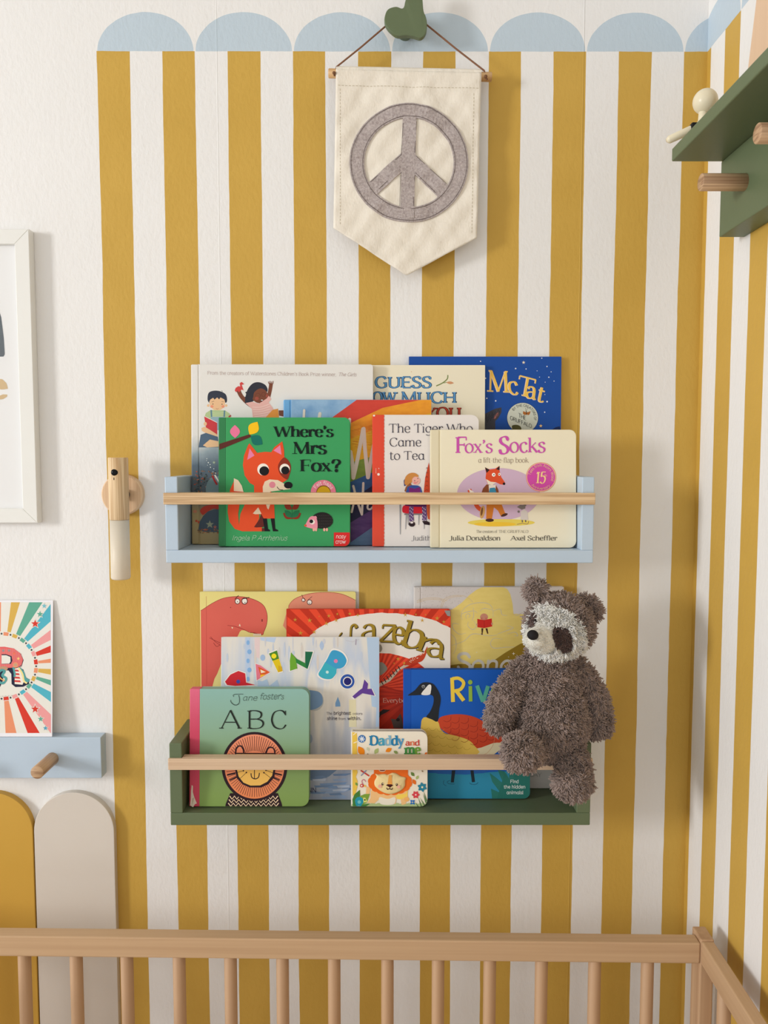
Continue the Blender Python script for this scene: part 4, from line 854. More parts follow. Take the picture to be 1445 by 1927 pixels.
cut([(1005, 158), (1085, 178), (1128, 240), (1112, 292), (1080, 315), (1042, 322), (1038, 360), (1000, 405), (950, 410), (905, 395), (882, 362), (920, 300), (960, 230)], (62, 160, 206), 1); T.poly([(940, 260), (1042, 322), (1038, 360), (1000, 405), (950, 410), (905, 395), (882, 362)], (60, 176, 196)); T.ell(1034, 252, 17, 17, (226, 130, 176)); T.ell(959, 349, 13, 13, (196, 232, 230))
T.ell(1136, 430, 68, 68, WB, n=36); T.ell(1136, 430, 62, 63, (44, 84, 168), n=36); T.ell(1137, 430, 41, 41, WB, n=30); T.ell(1137, 430, 33, 33, (36, 34, 110), n=30)
cut([(1284, 412), (1318, 450), (1312, 496), (1348, 494), (1376, 556), (1268, 535), (1200, 582), (1178, 562), (1240, 508), (1266, 490)], (98, 64, 150))
bk = (46, 36, 60)
T.text('The', 952, 1000, 722, 22, bk, 'sans', weight=.9); T.text('brightest', 1015, 1165, 722, 27, bk, 'sans', weight=1.1); T.text('colors', 1182, 1266, 722, 19, bk, 'sans', weight=.9)
T.text('shine', 958, 1046, 768, 27, bk, 'sans', weight=1.1); T.text('from', 1058, 1122, 768, 19, bk, 'sans', weight=.9); T.text('within.', 1136, 1254, 768, 27, bk, 'sans', weight=1.1)
T.fr(340, 1090, 4.014).text('NN', 960, 1024, 1610, 34, (60, 62, 90), 'bold', weight=.7); T.build('title_lettering', o)

# --- 12 board book with the goose
RB = (28, 92, 186)
o, M, W, H, clip, A0 = book(759.5, 1260, 997, -.042, -.058, .012, ZF2, 'board', RB, (24, 84, 180),
    'blue board book with a long-necked goose, partly hidden by the plush toy', hinge=.0105, rad=.009, group=LG, pages=(40, 90, 150))
A = Art(M, clip, .0003).fr(755, 1250, 5.78)
A.poly([(0, 1170), (300, 1180), (700, 1200), (1000, 1170), (1500, 1150), (1500, 1600), (0, 1600)], (46, 138, 172)); A.poly([(280, 1155), (950, 1155), (900, 1185), (640, 1198), (400, 1192)], (38, 96, 172))
A.poly([(1500, 1050), (1350, 1150), (1180, 1155), (1170, 1240), (1150, 1200), (1120, 1165), (1050, 1150), (1080, 1230), (1120, 1310), (1040, 1240), (960, 1180), (990, 1280), (1080, 1400), (975, 1352), (985, 1430), (995, 1600), (1500, 1600)], (44, 118, 108))
A.poly([(1120, 1190), (1200, 1280), (1260, 1150), (1500, 1150), (1500, 1600), (1000, 1600)], (40, 112, 102))
gd, gd2, rdn = (222, 188, 88), (186, 150, 60), (200, 70, 42)
A.poly([(1100, 700), (1200, 640), (1200, 800), (1140, 840)], (22, 24, 34)); A.poly([(1060, 690), (1120, 740), (1140, 850), (1090, 860)], (190, 140, 50))
A.poly([(810, 920), (1000, 850), (1100, 850), (1120, 900), (1000, 985), (820, 985)], (224, 214, 178))
A.poly([(398, 640), (420, 580), (520, 550), (660, 545), (800, 575), (930, 640), (1050, 690), (1110, 800), (1085, 850), (1000, 858), (810, 918), (700, 840), (520, 760), (430, 700)], rdn, 1, 3)
A.poly([(215, 660), (225, 600), (262, 575), (330, 600), (400, 625), (425, 700), (480, 750), (600, 780), (720, 820), (790, 880), (820, 985), (300, 985), (260, 900), (215, 720)], gd, 1, 3)
for r_, y0, n in ((0, 700, 3), (1, 775, 4), (2, 860, 6), (3, 930, 6)):
    for k in range(n):
        x = 258+k*84+r_*18; y = y0+k*(10+r_)
        A.line([(x-38, y-16), (x-18, y+8), (x+14, y+8), (x+40, y-12)], 4, gd2, 1)
for cx, y0, n in ((500, 590, 3), (590, 600, 4), (690, 610, 4), (790, 640, 4), (890, 680, 3), (980, 720, 2)):
    for k in range(n): y = y0+k*66+random.random()*10; A.line([(cx+40, y-30), (cx+36, y+10), (cx, y+32), (cx-40, y+20)], 4, (140, 40, 30), 1)
A.line([(930, 645), (1000, 730), (1008, 850), (940, 960), (860, 990)], 3, (214, 150, 110), 1)
A.poly([(272, 572), (310, 520), (345, 440), (352, 370), (328, 335), (240, 333), (85, 340), (82, 328), (150, 280), (210, 212), (270, 196), (340, 210), (385, 260), (420, 330), (428, 400), (410, 500), (394, 622), (330, 598)], (36, 40, 46), 1, 3)
A.poly([(218, 328), (262, 262), (300, 222), (325, 232), (322, 290), (305, 332)], (232, 230, 226), 1); A.ell(240, 242, 17, 17, (200, 200, 200)); A.ell(240, 243, 13, 13, (30, 34, 40)); A.ell(240, 240, 5, 5, (180, 180, 180))
A.poly([(550, 1155), (588, 1155), (572, 1286), (538, 1286)], (30, 44, 54)); A.poly([(752, 1155), (786, 1155), (802, 1280), (768, 1284)], (30, 44, 54))
for P in ([(465, 1262), (458, 1300), (490, 1324)], [(530, 1264), (498, 1280), (520, 1300), (580, 1302)], [(742, 1288), (760, 1304), (810, 1306), (836, 1286)]): A.line(P, 4, (24, 60, 84), 1)
A.build('cover_picture', o)
T = Art(M, clip, A.y+.00003).fr(755, 1250, 5.78)
def brush2(P, w, c):
    T.line(P, w, c)
yl, gn, tl = (240, 206, 72), (150, 186, 70), (92, 176, 150)
T.poly([(532, 148), (572, 144), (584, 408), (542, 412)], yl); T.line([(555, 158), (620, 152), (670, 185), (676, 225), (640, 275), (570, 292)], 36, yl, 1); T.line([(596, 285), (680, 396)], 42, yl)
T.poly([(732, 238), (770, 236), (774, 404), (734, 406)], gn); T.ell(750, 196, 24, 26, gn)
T.line([(824, 232), (888, 408)], 42, tl); T.line([(944, 236), (890, 408)], 42, tl)
for x0, x1, ww in ((985, 1080, 'e'), (1095, 1160, 'r')): T.text(ww, x0, x1, 406, 220, gn, 'bold')
wt_ = (232, 240, 236)
T.text('Find', 1186, 1276, 1292, 34, wt_, 'sans', weight=1.1); T.text('the hidden', 1116, 1350, 1350, 34, wt_, 'sans', weight=1.1); T.text('@nim@ls!', 1146, 1326, 1412, 34, wt_, 'sans', weight=1.1); T.build('title_lettering', o)

# --- 13 alphabet board book
m_abc = wash('cover_teal_to_green', [(0, (130, 158, 84)), (.3, (128, 156, 96)), (.65, (140, 176, 152)), (1, (142, 186, 180))], scale=.168, noise=.12, nscale=10)
o, M, W, H, clip, A0 = book(357, 1296.5, 581.5, -.070, -.084, .017, ZF2, 'board', m_abc, wash('spine_pink', [(0, (196, 66, 88)), (.6, (206, 74, 102)), (1, (226, 110, 140))], scale=.168, noise=.2),
    'teal green alphabet board book with a scuffed pink spine on the lower shelf', hinge=.0135, rad=.011, group=LG, pages=(150, 180, 160))
A = Art(M, clip, .0002).fr(350, 1285, 6.02); DB, OR, YE = (46, 28, 36), (232, 142, 108), (238, 190, 98)
A.poly([(440, 1430), (450, 1370), (500, 1250), (1040, 1250), (1085, 1370), (1095, 1430)], DB)
for r_ in range(4):
    y = 1300+r_*40; x0 = 480-r_*8; n = 11; st = (1080+r_*6-x0)/n
    for q in range(2): A.line([(x0+k*st/2+st*.25, y+(18 if k % 2 else -18)) for k in range(2*n-1)], 12 if q == 0 else 0.1, (240, 212, 176))
A.ell(775, 948, 372, 392, DB, n=60); A.ell(775, 948, 338, 364, wash('mane_orange', [(0, (232, 136, 84)), (1, (236, 150, 124))], scale=.15, noise=.1), n=60)
for k in range(72):
    t = math.radians(k*5); A.line([(775+200*math.cos(t), 960+190*math.sin(t)), (775+322*math.cos(t), 948+345*math.sin(t))], 5, DB)
for a in (15, 28, 152, 165): t = math.radians(a); A.line([(775+225*math.cos(t), 975+190*math.sin(t)), (775+322*math.cos(t), 975+345*math.sin(t)*.8)], 14, DB)
A.poly([(552, 800), (560, 740), (590, 708), (630, 708), (655, 750), (662, 800)], DB); A.poly([(570, 792), (576, 750), (600, 722), (622, 724), (640, 755), (646, 792)], OR); A.poly([(900, 800), (912, 745), (945, 720), (985, 728), (1010, 760), (1014, 800)], DB); A.poly([(916, 795), (930, 755), (950, 738), (980, 742), (994, 765), (998, 795)], OR)
A.poly([(552, 792), (1014, 796), (1014, 960), (1000, 1070), (930, 1150), (850, 1185), (720, 1185), (640, 1150), (575, 1080), (552, 960)], DB); A.poly([(570, 806), (996, 808), (994, 960), (976, 1050), (920, 1120), (840, 1162), (730, 1164), (650, 1130), (596, 1060), (572, 960)], YE)
A.line([(775, 960), (775, 1085)], 9, DB); A.line([(736, 1024), (745, 1070), (782, 1088), (820, 1070), (832, 1020)], 11, DB, 1)
for x0, y0, x1, y1 in ((650, 996, 560, 1020), (684, 1016, 610, 1086), (882, 1018, 968, 1084), (905, 990, 985, 1020)): A.line([(x0, y0), (x1, y1)], 5, DB); A.ell(x0, y0, 9, 9, DB, n=10)
A.fr(300, 1340, 8.375)
A.build('cover_picture', o)
TW = Art(M, None, .0004).fr(300, 1340, 8.375)                       # scuff: bare board where the spine paper is torn
TW.poly([(508, 1150), (528, 1165), (526, 1260), (548, 1340), (590, 1440), (560, 1450), (530, 1500), (482, 1470), (494, 1380), (498, 1250)], (214, 200, 182)); TW.poly([(518, 1360), (545, 1345), (535, 1400), (515, 1470)], (176, 160, 140)); TW.build('torn_paper', o, 'bare cardboard where the pink spine is torn')
T = Art(M, clip, A.y+.00003).fr(350, 1285, 6.02); tk = (34, 40, 36)
T.text('A', 400, 606, 518, 208, tk, 'roman', weight=.85); T.text('B', 694, 878, 518, 202, tk, 'roman', weight=.85); T.text('C', 962, 1136, 518, 202, tk, 'roman', weight=.85)
T.line([(540, 158), (535, 140), (560, 130), (648, 128)], 5, tk, 1); T.line([(596, 140), (605, 180), (600, 230), (565, 252), (530, 240), (508, 215), (506, 195)], 6, tk, 1)
T.text('@ne', 640, 800, 200, 62, tk, 'mono', shear=.2); T.text('foster', 835, 1065, 188, 66, tk, 'mono', shear=.2, yb1=184); T.text("'s", 1062, 1104, 186, 58, tk, 'mono', shear=.15); T.build('title_lettering', o)

# --- 14 small lion board book
CW = (240, 232, 214)
o, M, W, H, clip, A0 = book(661, 1376.5, 804.5, -.075, -.083, .013, ZF2, 'board', CW, (242, 236, 222),
    'smallest book, a cream board book with an orange-maned lion on the lower shelf', hinge=.002, rad=.010, group=LG, pages=(206, 196, 178))
A = Art(M, clip, .0003).fr(655, 1365, 9.323); a_or, a_pe = (238, 112, 34), (244, 196, 136)
A.poly([(70, 120), (150, 130), (158, 250), (150, 380), (160, 500), (150, 700), (165, 830), (135, 900), (165, 980), (160, 1090), (130, 1200), (80, 1240)], (238, 200, 82)); A.line([(95, 310), (180, 278)], 12, (250, 246, 230)); A.line([(88, 170), (150, 120)], 10, (250, 246, 230))
A.ell(242, 236, 68, 68, (70, 120, 180)); 
for k in range(7): t = math.radians(k*51); A.line([(242, 240), (242+50*math.cos(t), 240+50*math.sin(t))], 16, (226, 232, 240))
for x0, y0, x1, y1, c in ((178, 368, 280, 530, (240, 142, 30)), (330, 380, 366, 450, (204, 212, 184)), (528, 402, 464, 500, (176, 192, 124)), (766, 402, 655, 462, (240, 142, 30)), (798, 448, 874, 494, (140, 160, 96)), (1100, 822, 1164, 892, (110, 138, 70)), (1232, 878, 1194, 950, (176, 190, 120)), (1130, 945, 1186, 1040, (232, 116, 40)), (1290, 790, 1318, 820, (150, 130, 100)), (330, 500, 360, 510, (120, 90, 70)), (130, 1000, 166, 1060, (120, 158, 70)), (1340, 510, 1390, 476, (232, 120, 40))): A.leaf(x0, y0, x1, y1, .3, c)
for k in range(13): A.ell(120+k*105, 1420, 70, 58, (178, 196, 140), n=16)
A.poly([(400, 1150), (440, 1110), (1030, 1130), (1050, 1250), (1010, 1380), (940, 1400), (920, 1300), (850, 1290), (830, 1380), (560, 1370), (540, 1300), (460, 1370), (340, 1360), (390, 1280)], a_pe); A.poly([(830, 1220), (1010, 1200), (1050, 1130), (1040, 1240), (930, 1300), (860, 1290)], (248, 214, 96)); A.ell(1026, 1296, 46, 42, (244, 184, 110)); A.poly([(320, 1080), (400, 1080), (370, 1210), (310, 1210)], a_pe)
A.poly([(555, 1260), (700, 1290), (810, 1260), (830, 1330), (780, 1390), (600, 1390), (545, 1340)], CW, 1)
for k in range(16):
    t = math.radians(k*22.5+8); A.ell(735+300*math.cos(t), 1000+150*math.sin(t), 92, 80, a_or, n=18)
A.ell(735, 985, 330, 196, a_or, n=30); A.poly([(452, 780), (1050, 780), (1050, 900), (452, 900)], a_or)
A.ell(598, 790, 58, 24, (232, 214, 190)); A.ell(600, 786, 50, 16, (130, 40, 34))
A.line([(220, 790), (370, 890)], 24, (206, 66, 56)); A.line([(225, 885), (320, 790)], 16, (130, 140, 180)); A.ell(242, 1058, 36, 32, (206, 66, 56)); A.ell(236, 1058, 16, 16, (244, 226, 214)); A.line([(262, 1040), (240, 980), (275, 950), (310, 990)], 12, (206, 110, 140), 1); A.line([(285, 1050), (310, 1080)], 30, (246, 196, 90))
A.poly([(76, 1300), (110, 1210), (205, 1130), (212, 1230), (160, 1360), (150, 1440), (85, 1420)], (70, 130, 60)); A.poly([(210, 1240), (290, 1205), (384, 1202), (360, 1270), (330, 1350), (240, 1400)], (130, 164, 62)); A.poly([(150, 1430), (240, 1390), (390, 1372), (300, 1430), (200, 1446)], (70, 130, 60))
A.ell(195, 1330, 74, 76, (40, 152, 178)); A.ell(195, 1345, 30, 30, (120, 196, 200)); A.poly([(262, 1270), (300, 1268), (340, 1345), (270, 1352)], (224, 226, 130)); A.ell(294, 1308, 14, 14, (40, 44, 44)); A.line([(135, 1370), (160, 1410), (200, 1422), (230, 1395)], 20, (40, 152, 178), 1)
def flower(x, y, r, c, cc, n=5, r0=0):
    for k in range(n): t = math.radians(r0+k*360/n); A.leaf(x, y, x+r*math.cos(t), y+r*math.sin(t), .32, c)
    A.ell(x, y, r*.2, r*.2, cc)
gg = (100, 130, 86)
for P in ([(1320, 1150), (1380, 1330)], [(1180, 1350), (1240, 1440)], [(1225, 1260), (1290, 1430)], [(1255, 1260), (1350, 1420)], [(1310, 1190), (1370, 1360)]): A.poly([P[0], (P[1][0]+14, P[1][1]), (P[1][0]-16, P[1][1])], gg)
flower(1300, 1085, 88, (46, 132, 158), (240, 232, 190), 6, 20); flower(1186, 1218, 72, (220, 70, 80), (246, 226, 220), 6, 0); flower(1130, 1348, 54, (40, 112, 196), (246, 226, 160), 4, 45)
A.build('cover_picture', o)
# padded felt lion face
bm = bmesh.new(); ring0 = []; off = A.y
pts = catmull([(478, 850), (545, 858), (640, 850), (700, 862), (780, 830), (850, 845), (925, 890), (1012, 915), (1000, 975), (995, 1060), (940, 1130), (850, 1180), (740, 1205), (640, 1185), (540, 1130), (470, 1060), (462, 980), (500, 900)], 4, True)
P2 = [A.loc(*p) for p in pts]; cx = sum(p[0] for p in P2)/len(P2); cz = sum(p[1] for p in P2)/len(P2); rings = []
for s_, hh in ((1, .0002), (.97, .0012), (.88, .0021), (.6, .0030), (.25, .0033)): rings.append([bm.verts.new((cx+(x-cx)*s_, -off-hh, cz+(z-cz)*s_)) for x, z in P2])
for a_, b_ in zip(rings, rings[1:]):
    for k in range(len(P2)): bm.faces.new((a_[k], a_[(k+1) % len(P2)], b_[(k+1) % len(P2)], b_[k]))
bm.faces.new(rings[-1])
fc = from_bm('padded_face', bm, paint('cream_velour', (240, 218, 160), .8, .0004), o, True, False, 'padded cream lion face')
fs = Art(M, None, off+.0036).fr(655, 1365, 9.323)
fs.poly([(715, 870), (762, 870), (775, 1040), (690, 1040)], (236, 166, 84)); fs.ell(560, 1068, 32, 30, (240, 178, 160)); fs.ell(886, 1080, 30, 28, (240, 178, 160)); fs.ell(604, 1030, 18, 24, (60, 34, 30)); fs.ell(852, 1040, 18, 22, (60, 34, 30)); fs.ell(610, 1024, 8, 10, (240, 226, 200)); fs.ell(850, 1034, 7, 8, (240, 226, 200))
fs.poly([(664, 1050), (690, 1034), (760, 1034), (792, 1052), (735, 1092)], (70, 24, 24)); fs.line([(728, 1085), (728, 1115)], 9, (60, 24, 24)); fs.line([(676, 1094), (690, 1124), (728, 1112), (765, 1126), (778, 1096)], 13, (60, 24, 24), 1)
ob = fs.build('face_print', fc)
T = Art(M, clip, A.y+.00003).fr(655, 1365, 9.323)
bl_, b2_ = (36, 128, 176), (70, 160, 190)
T.text('Daddy', 385, 972, 346, 160, [bl_, b2_, (130, 180, 206), bl_, (80, 150, 196)], 'slab', weight=1.1); T.text('and', 1008, 1250, 352, 92, [(206, 70, 60), (224, 110, 70), (206, 70, 60)], 'slab', weight=1.05); T.text('me', 1000, 1262, 508, 160, [(70, 140, 70), (110, 160, 60)], 'slab', weight=1.2); T.build('title_lettering', o)

# ------------------------------------------------------------------ plush raccoon sitting on the rail of the lower shelf
def fuzz(name, c, rough=.9, bumpd=.0006, sc=900):
    m, nt, b = nmat(name); g = G(nt); tc = g.n('ShaderNodeTexCoord').outputs['Object']; L = lin(c)
    at = g.n('ShaderNodeAttribute', attribute_name='tint').outputs['Fac']
    f = g.m('ADD', g.m('MULTIPLY', at, .75), g.m('MULTIPLY', g.noise(tc, 60, 3), .3))
    g.l(g.mix(f, tuple(x*.72 for x in L), tuple(min(1, x*1.25) for x in L)), b.inputs['Base Color'])
    b.inputs['Roughness'].default_value = rough; b.inputs['Specular IOR Level'].default_value = .12
    b.inputs['Sheen Weight'].default_value = .25; b.inputs['Sheen Roughness'].default_value = .5
    g.bump(g.noise(tc, sc, 2), bumpd, b); return m
M_fur = fuzz('brown_plush', (156, 136, 127)); M_cream = fuzz('cream_plush', (252, 247, 232)); M_vel = fuzz('cream_velour_short', (244, 238, 224), bumpd=.0003); M_patch = fuzz('dark_plush', (96, 74, 68)); M_nose = flat((34, 32, 34), .7)
toy = empty('plush_raccoon', (onY(1035, 1420, -.1).x, -.10, ZR2), 'brown plush raccoon with a cream face, sitting on the rail of the green shelf', 'soft toy')
def blob(bm, u, v, Y, ru, rv, ry, rot=0, sub=3):
    c = onY(u, v, Y); k = px_m(Y); r = bmesh.ops.create_icosphere(bm, subdivisions=sub, radius=1)
    R_ = Matrix.Rotation(math.radians(rot), 3, 'Y')
    for w_ in r['verts']: w_.co = c + R_ @ Vector((w_.co.x*ru*k, w_.co.y*ry, w_.co.z*rv*k))
def chain(bm, P, n=7):
    for (a, b_) in zip(P, P[1:]):
        for k in range(n+1):
            t = k/n; q = [a[i]+(b_[i]-a[i])*t for i in range(4)]; blob(bm, q[0], q[1], q[2], q[3], q[3], q[3]*px_m(q[2]), 0, 2)
bm = bmesh.new()
blob(bm, 1034, 1346, -.108, 71, 84, .047); blob(bm, 1033, 1290, -.106, 62, 72, .040); blob(bm, 1036, 1245, -.105, 44, 45, .032)
blob(bm, 1052, 1176, -.112, 60, 55, .046, 14); blob(bm, 1040, 1192, -.128, 50, 44, .036, 12)
blob(bm, 1017, 1203, -.150, 30, 26, .026, 10); blob(bm, 1009, 1203, -.165, 21, 18, .016, 8)
blob(bm, 1009, 1112, -.104, 18, 20, .012, -20); blob(bm, 1104, 1146, -.104, 25, 23, .013, 30); blob(bm, 1090, 1156, -.104, 16, 18, .012, 30)
chain(bm, [(1000, 1247, -.108, 17), (971, 1276, -.118, 20), (949, 1320, -.126, 23), (937, 1352, -.128, 24)])
chain(bm, [(1072, 1243, -.106, 17), (1098, 1274, -.108, 20), (1118, 1320, -.110, 23), (1125, 1363, -.112, 24)])
chain(bm, [(1010, 1400, -.120, 26), (996, 1408, -.145, 28)]); blob(bm, 981, 1415, -.176, 33, 32, .020); blob(bm, 983, 1413, -.160, 31, 30, .02)
chain(bm, [(1066, 1405, -.120, 25), (1080, 1430, -.136, 26), (1082, 1452, -.140, 26)]); blob(bm, 1077, 1470, -.150, 33, 31, .024)
me = bpy.data.meshes.new('tmp'); bm.to_mesh(me); bm.free()
tmp = bpy.data.objects.new('tmp', me); COL.objects.link(tmp)
md = tmp.modifiers.new('r', 'REMESH'); md.mode = 'VOXEL'; md.voxel_size = .0022; md.use_smooth_shade = True
ms = tmp.modifiers.new('s', 'SMOOTH'); ms.factor = .5; ms.iterations = 5
dg = bpy.context.evaluated_depsgraph_get(); body = bpy.data.meshes.new_from_object(tmp.evaluated_get(dg)); body.name = 'body'
bpy.data.objects.remove(tmp)
nv = len(body.vertices); co = np.empty(nv*3, np.float32); body.vertices.foreach_get('co', co); co = co.reshape(-1, 3).astype(float)
nr = np.empty(nv*3, np.float32); body.vertices.foreach_get('normal', nr); nr = nr.reshape(-1, 3).astype(float)
def project(P):
    d = P-np.array(CAMLOC); z = d @ np.array(FW); return 722.5+FPX*(d @ np.array(RT))/z, 963.5-FPX*(d @ np.array(UP))/z
def inside(P, cx, cy, rx, ry, rot):
    u, v = project(P); a = math.radians(rot); x = (u-cx)*math.cos(a)+(v-cy)*math.sin(a); y = -(u-cx)*math.sin(a)+(v-cy)*math.cos(a)
    return (x/rx)**2+(y/ry)**2 < 1
def zone(P):
    """0 brown, 1 long cream, 2 short cream, 3 dark patch"""
    z = np.zeros(len(P), int); hd = (P[:, 1] < -.118) & (P[:, 2] > onY(1040, 1252, -.12).z)
    z[inside(P, 1036, 1190, 69, 50, 24) & hd] = 1
    z[inside(P, 1017, 1203, 34, 28, 8) & hd & (P[:, 1] < -.135)] = 2
    z[(inside(P, 1058, 1201, 17, 27, -20)) & hd] = 3; z[inside(P, 1004, 1167, 8, 15, 22) & hd & (P[:, 1] < -.12)] = 3
    return z
body.materials.clear()
for m_ in (M_fur, M_cream, M_vel, M_patch): body.materials.append(m_)
fc = np.empty(len(body.polygons)*3, np.float32); body.polygons.foreach_get('center', fc); fz = zone(fc.reshape(-1, 3).astype(float))
body.polygons.foreach_set('material_index', fz.astype(np.int32))
at = body.attributes.new('tint', 'FLOAT', 'POINT'); at.data.foreach_set('value', np.full(nv, .1, np.float32))
# tufts of pile, real geometry
body.calc_loop_triangles(); nt_ = len(body.loop_triangles); tri = np.empty(nt_*3, np.int32); body.loop_triangles.foreach_get('vertices', tri); tri = tri.reshape(-1, 3)
A3 = co[tri]; ar = np.linalg.norm(np.cross(A3[:, 1]-A3[:, 0], A3[:, 2]-A3[:, 0]), axis=1)/2
NT = 62000
ti = rng.choice(nt_, NT, p=ar/ar.sum()); r1 = np.sqrt(rng.random(NT)); r2 = rng.random(NT)
wts = np.stack([1-r1, r1*(1-r2), r1*r2], 1); P = (A3[ti]*wts[:, :, None]).sum(1); N = (nr[tri[ti]]*wts[:, :, None]).sum(1); N /= np.linalg.norm(N, axis=1)[:, None]
zn = zone(P)
def field(P, f, s):   # smooth pseudo random directions, so that neighbouring tufts clump
    r_ = np.random.default_rng(s); out = np.zeros_like(P)
    for k in range(5):
        K = r_.normal(size=(3, 3))*f; ph = r_.random(3)*6.28; out += np.sin(P @ K.T+ph)
    return out/2.2
D = N*.72 + np.array([0, -.04, -.40]) + field(P, 110, 3)*.20 + field(P, 520, 5)*.36 + rng.normal(size=P.shape)*.15
D /= np.linalg.norm(D, axis=1)[:, None]
Lh = np.choose(zn, [.0064, .0058, .0013, .0032])*(.7+.6*rng.random(NT)); Wd = np.choose(zn, [.00074, .00064, .0003, .0005])*(.7+.6*rng.random(NT))
keep = np.ones(NT, bool); keep &= ~((zn == 3) & (rng.random(NT) < .1))
curl = field(P, 500, 9)*.6+rng.normal(size=P.shape)*.3
cl_n = np.linalg.norm(curl, axis=1)[:, None]; curl *= np.minimum(cl_n, .75)/cl_n
tints = np.clip(rng.random(NT)*.6+.2+field(P, 240, 11)[:, 0]*.25, 0, 1)
def fur(name, sel, mat, label=None):
    p = P[sel]; d = D[sel]; L = Lh[sel]; wdt = Wd[sel]; c = curl[sel]; n_ = len(p)
    a = np.cross(d, rng.normal(size=d.shape)); a /= np.linalg.norm(a, axis=1)[:, None]; b_ = np.cross(d, a)
    V = np.empty((n_, 13, 3)); 
    for lv, (t, rr) in enumerate(((-.15, .85), (.3, 1.15), (.62, 1.15), (.86, 1.0))):
        cen = p+d*(L*t)[:, None]+c*(L*(max(t, 0)**2)*.85)[:, None]
        for k in range(3):
            an = 2.0944*k; V[:, lv*3+k] = cen+(a*math.cos(an)+b_*math.sin(an))*(wdt*rr)[:, None]
    V[:, 12] = p+d*(L*.93)[:, None]+c*(L*.72)[:, None]
    F = []
    for lv in range(3):
        for k in range(3):
            x, y = lv*3+k, lv*3+(k+1) % 3; F += [(x, y, y+3), (x, y+3, x+3)]
    for k in range(3): F.append((9+k, 9+(k+1) % 3, 12))
    F = np.array(F); ALL = (F[None]+(np.arange(n_)*13)[:, None, None]).reshape(-1, 3)
    me = bpy.data.meshes.new(name); me.vertices.add(n_*13); me.vertices.foreach_set('co', V.astype(np.float32).ravel())
    nf = len(ALL); me.loops.add(nf*3); me.loops.foreach_set('vertex_index', ALL.astype(np.int32).ravel()); me.polygons.add(nf)
    me.polygons.foreach_set('loop_start', np.arange(0, nf*3, 3, dtype=np.int32)); me.polygons.foreach_set('use_smooth', np.ones(nf, bool)); me.update(calc_edges=True)
    q = me.attributes.new('tint', 'FLOAT', 'POINT'); q.data.foreach_set('value', np.repeat(tints[sel], 13).astype(np.float32))
    me.materials.append(mat); o = link(name, me, toy, True, label); o['kind'] = 'stuff'; return o
link('body', body, toy)
fur('brown_fur', (zn == 0), M_fur); fur('face_fur', (zn == 1), M_cream, 'long cream pile round the face'); fur('muzzle_pile', (zn == 2), M_vel, 'short cream pile on the muzzle'); fur('eye_patch_fur', keep & (zn == 3), M_patch, 'dark brown pile round the eyes')
bm = bmesh.new(); blob(bm, 1002.5, 1195, -.1825, 11, 9.8, .0055, 10); from_bm('nose', bm, M_nose, toy, True, True, 'black felt nose')
for u, v, Y in ((1049, 1188, -.1655), (1007, 1167, -.160)):
    bm = bmesh.new(); blob(bm, u, v, Y, 2.6, 2.6, .0018, 0, 2); from_bm('eye', bm, flat((20, 18, 20), .15), toy, True, True, 'small black bead eye')

# ------------------------------------------------------------------ banner with its dowel, cord and the green knob above
YB = -.019
kb = [(724, 30), (730, 17), (745, 12), (758, 15), (763, 0), (766, -18), (780, -26), (793, -16), (795, 0), (797, 20), (803, 38), (802, 60), (792, 71), (778, 68), (764, 66), (747, 67), (732, 56), (724, 43)]
knob = empty('wall_hook', onY(763, 40, 0), 'green painted wooden wall hook with a wavy blob outline above the banner', 'hook')
pts = [(q.x, q.z) for q in [onY(u, v, -.036) for u, v in catmull(kb, 4, True)]][::-1]
prism('knob_face', pts, -.036, -.0285, M_green, knob, .0012)
rod('hook_stem', onY(763, 42, -.0275), (onY(763, 42, -.0275).x, 0, onY(763, 42, -.0275).z), .011, M_green, knob)
ban = empty('peace_banner', onY(767, 140, YB), 'cream fabric pennant with a grey felt peace sign hanging from the green hook', 'banner')
p0 = onY(618, 138, YB); p1 = onY(925, 145, YB); dr = (p1-p0).normalized()
rod('dowel', p0, p1, .0062, wood('dowel_wood', (214, 176, 128), (176, 132, 84), 'x', 40, .8), ban)
for q in (p0+dr*.008, p1-dr*.009): rod('dowel_pin', q+Vector((0, -.0052, -.002)), q+Vector((0, -.0082, -.003)), .0022, flat((120, 84, 58)), ban, 10, .0004)
cordm = flat((132, 94, 72), .8); kn = onY(763, 38, -.022)
cl = onY(633, 126, YB-.004); cr_ = onY(911, 133, YB-.004); k1 = onY(727, 48, -.024); k2 = onY(802, 46, -.024)
P_ = [cl+Vector((-.003, 0, -.012)), cl, cl.lerp(k1, .5)+Vector((0, 0, -.0008)), k1, kn+Vector((-.008, .006, .009)), kn+Vector((.008, .006, .009)), k2, k2.lerp(cr_, .5)+Vector((0, 0, -.0008)), cr_, cr_+Vector((.004, 0, -.012))]
tube('cord', P_, .0012, cordm, ban, 8)
def wr(x, z):
    f = .0011*math.sin(x*46+z*12+1)*math.sin(z*31+x*9)+.0007*math.sin(x*110+math.sin(z*70)*1.5)*math.sin(z*58+2)+.0004*math.sin(x*210-z*160)
    return f*1.2 + .0008*math.sin(x*63+3*math.sin(z*37+x*20))*math.sin(z*44+2*math.sin(x*51))
BL, BR, BBL, BBR, BT = [onY(u, v, YB-.007) for u, v in ((632, 130), (906, 136), (627, 428), (898, 446), (765, 517))]
def edge_z(x, lo):   # lower outline
    if x < BT.x: t = (x-BBL.x)/(BT.x-BBL.x); return BBL.z+(BT.z-BBL.z)*t
    t = (x-BT.x)/(BBR.x-BT.x); return BT.z+(BBR.z-BT.z)*t
M_can, nt, b = nmat('canvas'); g = G(nt); tc = g.n('ShaderNodeTexCoord').outputs['Object']
